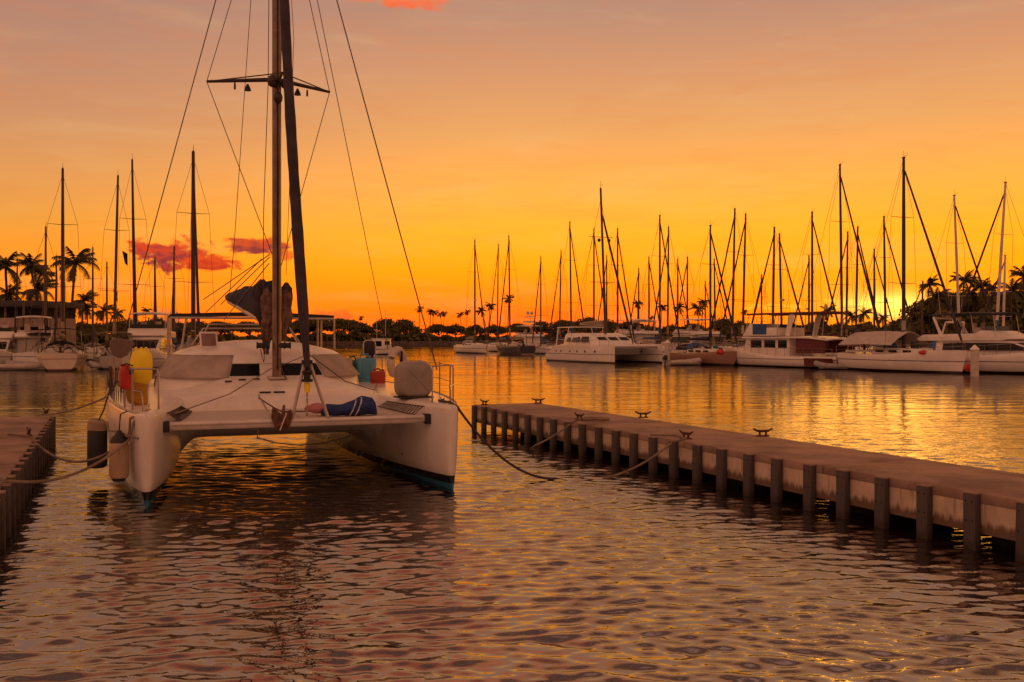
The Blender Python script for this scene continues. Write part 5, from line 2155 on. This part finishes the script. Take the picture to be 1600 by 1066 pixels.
# small motor boat far behind the jerry cans
bt = at(598, HOR, 150)
e = empty('work_boat', (bt.x, bt.y, 0), R(70), 'small white wheelhouse boat on open water behind the outboard motor', 'boat')
mb = hull_profile(MB(), 6.5, 2.6, .8)
mb.build('hull', hmat('bluestripe'), e)
mb = MB()
mb.prism([(-1.6, .7), (1.2, .8), (.8, 2.4), (-1.6, 2.4)], lambda x, z: 1.0)
w_ = mb.build('wheelhouse', M_gel, e, bevel=.05)
mb = MB()
mb.box((-1.62, 0, 1.7), (.05, 1.3, .8))
for s in (-1, 1):
    mb.box((-.4, s * 1.0, 1.8), (1.6, .05, .6))
build_each(mb, 'window', M_glass, w_)
mb = MB()
mb.box((-.4, 0, 2.46), (2.6, 2.4, .1))
mb.build('roof', M_gel, w_, bevel=.03)
mb = MB()
mb.tube([(-1.0, .5, 2.5), (-1.1, .5, 5.6)], .03, 5)
mb.tube([(-.2, -.6, 2.5), (-.2, -.6, 7.0)], .04, 5)
build_each(mb, 'antenna', M_aluw, e)

# ------------------------------------------------------------------ palms
def leafmat(name, col, var=.35, tr=.25):
    m = bpy.data.materials.new(name)
    m.use_nodes = True
    t = m.node_tree
    b = t.nodes['Principled BSDF']
    q = NG(t)
    ob = t.nodes.new('ShaderNodeTexCoord').outputs['Object']
    n1 = q.noise(ob, .9, 4, .6)
    n2 = q.noise(ob, 6.0, 2, .5)
    c = q.mix(q.ss(q.m('ADD', q.m('MULTIPLY', n1, .6), q.m('MULTIPLY', n2, .4)), .35, .65), tuple(x * (1 - var) for x in col[:3]) + (1,), tuple(x * (1 + var) for x in col[:3]) + (1,))
    t.links.new(c, b.inputs['Base Color'])
    b.inputs['Roughness'].default_value = .7
    b.inputs['Specular IOR Level'].default_value = .25
    return m


M_palm = leafmat('palm_frond', (.085, .070, .026, 1))
M_trunk = mat('palm_trunk', (.11, .075, .05, 1), .9, var=.3, vscale=2)
M_leafA = leafmat('tree_foliage', (.120, .112, .034, 1))
M_leafB = leafmat('shrub_foliage', (.105, .098, .030, 1))
M_bark = mat('tree_bark', (.075, .05, .035, 1), .9, var=.3)


def palm_crown(rng, nf=17, fl_=2.6):
    mb = MB()
    for k in range(nf):
        az_ = 2 * math.pi * (k * .382 + rng.uniform(-.05, .05))
        e0 = rng.uniform(-.45, 1.35)
        ln = fl_ * rng.uniform(.8, 1.1)
        droop = rng.uniform(1.1, 1.9) - .25 * e0
        ca, sa = math.cos(az_), math.sin(az_)
        pts = []
        p = Vector((0, 0, 0))
        n_ = 11
        for i in range(n_):
            pts.append(p.copy())
            f_ = i / (n_ - 1)
            an = e0 - droop * f_ ** 1.2
            p = p + Vector((math.cos(an) * ca, math.cos(an) * sa, math.sin(an))) * (ln / (n_ - 1))
        side = Vector((-sa, ca, 0))
        mb.tube(pts, [.04 - .03 * i / (n_ - 1) for i in range(n_)], 4)
        m_ = 20
        for i in range(1, m_ + 1):
            f_ = i / m_ * .98
            j = min(int(f_ * (n_ - 1)), n_ - 2)
            u = f_ * (n_ - 1) - j
            q = pts[j].lerp(pts[j + 1], u)
            tn = (pts[j + 1] - pts[j]).normalized()
            ll = .75 * math.sin(math.pi * (.12 + .80 * f_)) * fl_ / 2.6
            for s in (-1, 1):
                tip = q + (side * s * .72 + tn * .55 + Vector((0, 0, -.55 - .25 * rng.random()))) * ll
                wv = tn * .075
                b0 = len(mb.v)
                mb.v.extend([tuple(q - wv), tuple(q + wv), tuple(tip + wv * .2), tuple(tip - wv * .2)])
                mb.f.append((b0, b0 + 1, b0 + 2, b0 + 3))
    return mb


PALMV = []


def palm_proto(seed, h, bend, fl_=2.6):
    rng = random.Random(seed)
    e = empty('palm_tree')
    pts = [Vector((bend * (i / 8) ** 1.7, .15 * bend * math.sin(i), h * i / 8 - .5 * (i == 0))) for i in range(9)]
    mb = MB()
    mb.tube(pts, [.24, .18, .16, .15, .14, .135, .13, .13, .14], 8)
    mb.build('trunk', M_trunk, e)
    c = palm_crown(rng, rng.choice((16, 18, 20)), fl_).build('crown', M_palm, e, smooth=False)
    c.location = pts[-1]
    return e, h + 1.2, bend


def place_palm(k, px, ytop, d, label, rz=0.0, group='palms on the shore', first=set()):
    e, h, bend = PALMV[k]
    top = mh(ytop, d)
    sc_ = (top - LANDZ) / h
    o = e if k not in first else copy_tree(e)
    first.add(k)
    o.scale = (sc_, sc_, sc_)
    b_ = at(px, HOR, d)
    o.location = (b_.x - bend * sc_ * math.cos(rz), b_.y - bend * sc_ * math.sin(rz), LANDZ)
    o.rotation_euler = (0, 0, rz)
    tag(o, label, 'palm tree', group)
    return o


for sd_, h_, b_, fl_ in ((1, 9, .5, 2.9), (2, 10, 1.2, 2.5), (3, 12, .8, 2.3), (4, 13, .3, 2.2), (5, 7.5, .4, 2.7), (6, 11, 2.4, 2.5)):
    PALMV.append(palm_proto(sd_, h_, b_, fl_))

PALMS = [
    (0, 118, 395, 122, 'biggest palm at the left, with a full crown right of the tallest left mast', .4),
    (1, 50, 402, 128, 'palm with drooping fronds above the low building', 2.6),
    (5, 63, 414, 134, 'palm with a dense dark crown leaning beside the drooping one above the low building', .2),
    (0, 10, 401, 126, 'palm at the left edge of the view, upper of two', 2.0),
    (4, 14, 448, 120, 'shorter palm at the left edge in front of the building', 0),
    (4, 60, 440, 124, 'short palm in front of the drooping one above the low building', 1.0),
    (4, 131, 459, 140, 'small palm right under the biggest left palm', .5),
    (4, 136, 474, 145, 'lowest small palm right of the biggest left palm', 2.2),
    (4, 106, 476, 150, 'small palm left of the biggest left palm trunk', 3.0),
    (4, 162, 478, 160, 'small palm between the thin masts at the left', 1.1),
    (4, 183, 483, 165, 'smallest palm behind the flag mast', 2.8),
    (2, 229, 480, 190, 'small thin palm left of the thick mast behind the catamaran', .6),
    (2, 279, 488, 210, 'small thin palm under the red cloud', 1.6),
    (2, 310, 488, 220, 'small thin palm right of the thick mast behind the catamaran', 2.5),
    (3, 564, 494, 370, 'tiny palm above the far trees behind the bimini', .3),
    (3, 656, 479, 350, 'thin palm standing alone, leftmost of the far row', .2),
    (2, 673, 482, 352, 'far palm, left one of the first close pair', 1.0),
    (2, 678, 483, 356, 'far palm, right one of the first close pair', .1),
    (2, 688, 486, 350, 'far palm, left one of the second close pair', 2.9),
    (3, 694, 487, 354, 'far palm, right one of the second close pair', .4),
    (2, 719, 487, 345, 'far palm left of the first white sailboat mast', 2.4),
    (3, 730, 484, 343, 'far palm touching the first white sailboat mast', .5),
    (5, 752, 481, 340, 'far palm with a slanting trunk right of the first white sailboat mast', 2.9),
    (2, 766, 472, 336, 'tall far palm with drooping fronds left of the dark hulled boat masts', .4),
    (3, 795, 461, 330, 'tallest far palm, in line with the dark hulled sailboat mast', .2),
    (2, 997, 468, 300, 'lone palm crown right of the big far catamaran mast', .9),
    (2, 1017, 493, 300, 'low palm behind the masts above the blue cover', 2.2),
    (2, 1035, 474, 295, 'palm crown caught behind the tall mast above the pale piling', .2),
    (5, 1062, 475, 290, 'palm crown behind the short masts over the dark tarpaulin', 2.8),
    (0, 1090, 476, 280, 'palm left of the two close crowns behind the tan hull', 2.6),
    (2, 1099, 466, 285, 'upper palm of the two close crowns behind the tan hull', .3),
    (3, 1163, 484, 262, 'palm right of the two crossing masts at the trawler bow', .6),
    (4, 1292, 479, 225, 'palm left of the sun above the trawler stern', .8),
    (4, 1284, 497, 228, 'low palm left of the sun behind the trawler canopy', 2.4),
    (4, 1330, 487, 220, 'left palm of the two silhouettes at the sun', 2.7),
    (4, 1350, 484, 218, 'right palm of the two silhouettes at the sun', .6),
    (4, 1379, 492, 205, 'low palm right under the sun', 1.7),
    (5, 1452, 436, 165, 'palm leaning left in front of the orange sky, right of the sun', 3.0),
    (4, 1463, 455, 168, 'dense palm behind the one leaning left', .4),
    (1, 1508, 428, 162, 'windblown palm behind the left leaning mast at the right', .3),
    (1, 1533, 438, 166, 'palm between the two leaning masts at the right', 2.7),
    (0, 1550, 442, 170, 'wide palm close to the right leaning mast', 1.2),
    (4, 1581, 442, 160, 'palm with upright fronds near the right edge', .4),
    (1, 1602, 420, 150, 'palm cut by the right edge of the view', .8),
    (0, 1520, 452, 174, 'low wide palm in front of the dark trees at the right', 1.4),
]
for (k, px, yt, d, lab, rz) in PALMS:
    place_palm(k, px, yt, d, lab, rz)


# ------------------------------------------------------------------ broadleaf trees
def tree_proto(seed, h, w, flat, nclump, nleaf, leaf):
    rng = np.random.default_rng(seed)
    e = empty('broadleaf_tree')
    mb = MB()
    th = h * .42
    mb.tube([(0, 0, -.6), (.1, 0, th * .5), (0, .1, th)], [.5, .36, .3], 8)
    cl = []
    for k in range(nclump):
        a = rng.uniform(0, 2 * math.pi)
        rr = w / 2 * math.sqrt(rng.uniform(0, 1)) * .82
        zt = h * (1 - flat * (rr / (w / 2)) ** 2) - rng.uniform(.10, .36) * h * .5
        cl.append((rr * math.cos(a), rr * math.sin(a), max(zt, th * .95), rng.uniform(.13, .23) * w, rng.uniform(.10, .17) * h))
    for c in cl[::2]:
        mb.tube([(0, 0, th * .8), (c[0] * .5, c[1] * .5, (th + c[2]) / 2 - .2), (c[0] * .9, c[1] * .9, c[2] - .2)], [.2, .12, .05], 5)
    mb.build('trunk', M_bark, e)
    V = []
    Fc = []
    per = nleaf // nclump
    for (cx, cy, cz, cr, ch) in cl:
        d = rng.normal(size=(per, 3))
        d /= np.linalg.norm(d, axis=1, keepdims=True)
        r = rng.uniform(.45, 1.25, size=(per, 1))
        P = d * r * np.array([cr, cr, ch]) + np.array([cx, cy, cz])
        u = rng.normal(size=(per, 3))
        u /= np.linalg.norm(u, axis=1, keepdims=True)
        v = np.cross(u, rng.normal(size=(per, 3)))
        v /= np.linalg.norm(v, axis=1, keepdims=True)
        s = leaf * rng.uniform(.6, 1.4, size=(per, 1))
        q = np.stack([P - u * s, P - v * s * .6, P + u * s, P + v * s * .6], 1)
        V.append(q.reshape(-1, 3))
    V = np.concatenate(V)
    n = len(V)
    me = bpy.data.meshes.new('crown')
    me.from_pydata(V.tolist(), [], np.arange(n).reshape(-1, 4).tolist())
    me.materials.append(M_leafA)
    c = bpy.data.objects.new('crown', me)
    COL.objects.link(c)
    c.parent = e
    return e


TP = [tree_proto(1, 10, 18, .45, 30, 5200, .42), tree_proto(2, 10, 13, .6, 26, 4600, .40), tree_proto(3, 10, 15, .5, 26, 4600, .42), tree_proto(4, 10, 9, .75, 22, 4200, .36)]
used = set()


def place_tree(k, px, ytop, d, label, rz, wsc=1.0):
    o = TP[k] if k not in used else copy_tree(TP[k])
    used.add(k)
    s = (mh(ytop, d) - LANDZ) / 10.0
    o.scale = (s * wsc, s * wsc, s)
    b_ = at(px, HOR, d)
    o.location = (b_.x, b_.y, LANDZ)
    o.rotation_euler = (0, 0, rz)
    tag(o, label, 'tree', 'broadleaf trees on the shore')


TREES = [
    (0, 492, 494, 362, 'tall dark tree behind the furled jib of the front catamaran', .3, 1.0), (1, 470, 500, 366, 'round tree left of the furled jib on the far shore', 1.3, 1.1), (0, 532, 499, 360, 'wide flat topped tree left of the outboard motor', 2.1, 1.1), (2, 556, 502, 364, 'flat tree just above the outboard motor', .9, 1.0),
    (3, 574, 509, 366, 'low tree filling the gap right of the outboard motor', .2, 1.2), (1, 600, 499, 360, 'domed tree above the lifebuoy', 1.8, 1.0), (1, 632, 500, 358, 'domed tree left of the standing alone palm', 2.9, 1.05), (3, 616, 512, 352, 'low bushy tree between the two domed ones', .5, 1.2), (3, 648, 511, 354, 'low bushy tree at the foot of the standing alone palm', 1.5, 1.2),
    (0, 686, 507, 362, 'umbrella shaped tree with glowing gaps under the close palm pairs', .1, .9), (2, 712, 507, 360, 'flat tree behind the stern of the first white sailboat', 2.2, .9), (1, 742, 508, 356, 'tree behind the first white sailboat mast', .4, 1.0), (2, 775, 508, 352, 'tree under the tall palm left of the dark hulled masts', 1.1, 1.0),
    (0, 812, 506, 348, 'tree behind the lookout tower', .7, .9), (1, 846, 503, 342, 'tree right of the lookout tower', 2.5, 1.0), (0, 882, 501, 336, 'broad tree left of the big far catamaran mast', 1.6, .9), (1, 917, 497, 326, 'highest domed tree left of the big far catamaran mast', .3, 1.0), (2, 948, 501, 320, 'tree directly behind the big far catamaran mast', 2.7, 1.0),
    (0, 985, 503, 312, 'tree under the lone palm crown', 1.2, .9), (2, 1016, 509, 306, 'low tree behind the masts above the blue cover', .6, 1.0), (2, 1050, 508, 300, 'low tree behind the pale piling', 2.0, 1.0), (0, 1085, 506, 294, 'tree under the two close crowns behind the tan hull', .2, .9),
    (1, 1128, 499, 285, 'domed tree behind the tan hull', 1.7, 1.1), (2, 1160, 503, 278, 'tree right of the domed one at the trawler bow', .8, 1.0), (0, 1200, 507, 270, 'low tree behind the trawler flybridge', 2.8, .9), (2, 1240, 506, 262, 'low tree behind the trawler canopy', 1.4, 1.0), (1, 1276, 502, 250, 'tree behind the trawler stern', .1, 1.0), (2, 1312, 505, 242, 'low tree left of the sun', 2.3, 1.0),
    (0, 1350, 506, 232, 'low tree under the sun', .9, .85), (1, 1388, 508, 222, 'small tree right of the sun', 1.9, 1.0), (2, 1420, 496, 200, 'tree behind the awning sailboat mast', .5, 1.0), (1, 1446, 490, 185, 'tree at the foot of the palm leaning left', 2.6, 1.0),
    (2, 1478, 462, 180, 'big dark tree behind the windblown palm', 1.0, 1.0), (0, 1512, 458, 184, 'biggest dark tree at the right, behind the two leaning masts', .4, .8), (2, 1546, 460, 186, 'dark tree behind the right leaning mast', 2.2, 1.0), (1, 1574, 464, 182, 'dark tree near the right edge of the view', 1.5, 1.1), (0, 1610, 456, 178, 'dark tree cut by the right edge of the view', .7, .9),
    (3, 128, 503, 160, 'low tree under the biggest left palm', .3, 1.3), (3, 150, 505, 165, 'low tree left of the flag mast', 1.2, 1.3), (1, 178, 503, 172, 'low tree behind the flag mast', 2.3, 1.2), (2, 208, 500, 178, 'low tree behind the blue raised sail bag', .8, 1.2), (1, 238, 499, 190, 'low tree behind the off white sail', 1.6, 1.2), (2, 268, 502, 205, 'low tree left of the bimini of the front catamaran', .1, 1.2),
    (1, 305, 503, 230, 'low tree behind the bimini of the front catamaran', 2.4, 1.3), (0, 345, 503, 260, 'flat tree behind the sail bag of the front catamaran', 1.1, 1.0), (0, 390, 503, 300, 'flat tree left of the front mast', .6, 1.0), (2, 432, 501, 335, 'flat tree right behind the front mast', 1.9, 1.1),
]
for t_ in TREES:
    place_tree(*t_)

# hedge and scrub along the shoreline: uncountable, one object
rng = np.random.default_rng(11)
V = []
for (pa, pb, hgt, dens) in ((95, 480, 2.6, 2600), (480, 670, 4.6, 3400), (670, 820, 2.4, 2000), (820, 1440, 4.2, 5200), (1430, 1800, 6.0, 5200)):
    pxs = rng.uniform(pa, pb, dens)
    dd = np.array([shore_depth(p) for p in pxs]) + rng.uniform(3, 14, dens)
    hh = hgt * (0.45 + .55 * np.abs(np.sin(pxs * .11) * np.sin(pxs * .047 + 1)))
    z = LANDZ + rng.uniform(0, 1, dens) * hh
    P = np.stack([(pxs - 800) / F * dd, dd, z], 1)
    u = rng.normal(size=(dens, 3))
    u /= np.linalg.norm(u, axis=1, keepdims=True)
    v = np.cross(u, rng.normal(size=(dens, 3)))
    v /= np.linalg.norm(v, axis=1, keepdims=True)
    s = .75 * rng.uniform(.6, 1.4, size=(dens, 1))
    V.append(np.stack([P - u * s, P - v * s * .7, P + u * s, P + v * s * .7], 1).reshape(-1, 3))
V = np.concatenate(V)
me = bpy.data.meshes.new('shore_scrub')
me.from_pydata(V.tolist(), [], np.arange(len(V)).reshape(-1, 4).tolist())
me.materials.append(M_leafB)
o = bpy.data.objects.new('shore_scrub', me)
COL.objects.link(o)
tag(o, 'dense dark scrub growing along the shoreline', 'shrubs', None, 'stuff')

# ------------------------------------------------------------------ harbour building at the left
b_ = at(30, HOR, 113)
e = empty('harbour_building', (b_.x - 4, b_.y, LANDZ - .6), R(-14), 'low two storey building with a dark flat roof and open gallery at the left edge', 'building')
M_wall = mat('painted_block_wall', (.34, .26, .22, 1), .85, var=.12, dirt=.3)
M_roof = mat('dark_roof_fascia', (.05, .04, .04, 1), .7, var=.15)
mb = MB()
mb.box((0, 3.2, 2.0), (15, 6, 4.0))
mb.build('wall', M_wall, e, bevel=.02)
mb = MB()
mb.box((-1.5, -.2, 3.45), (12, .7, 1.1))
mb.build('gallery_parapet', mat('parapet_paint', (.42, .31, .27, 1), .8, var=.1, dirt=.2), e, bevel=.02)
mb = MB()
mb.box((0, 2.6, 5.6), (16.5, 8.4, .7))
mb.build('roof', M_roof, e, bevel=.03)
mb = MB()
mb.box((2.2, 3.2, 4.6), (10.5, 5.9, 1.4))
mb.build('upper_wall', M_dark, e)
for x in (-7, -4.5, -2, .5, 3, 5.5):
    mb = MB()
    mb.box((x, -.2, 4.65), (.16, .16, 1.3))
    mb.box((x, -.2, 1.45), (.2, .2, 2.9))
    mb.build('column', M_wall, e)
for x in (-5.5, -3, -.5, 2, 4.5):
    mb = MB()
    mb.box((x, .19, 1.7), (1.5, .04, 1.7))
    mb.build('window', M_glass, e)
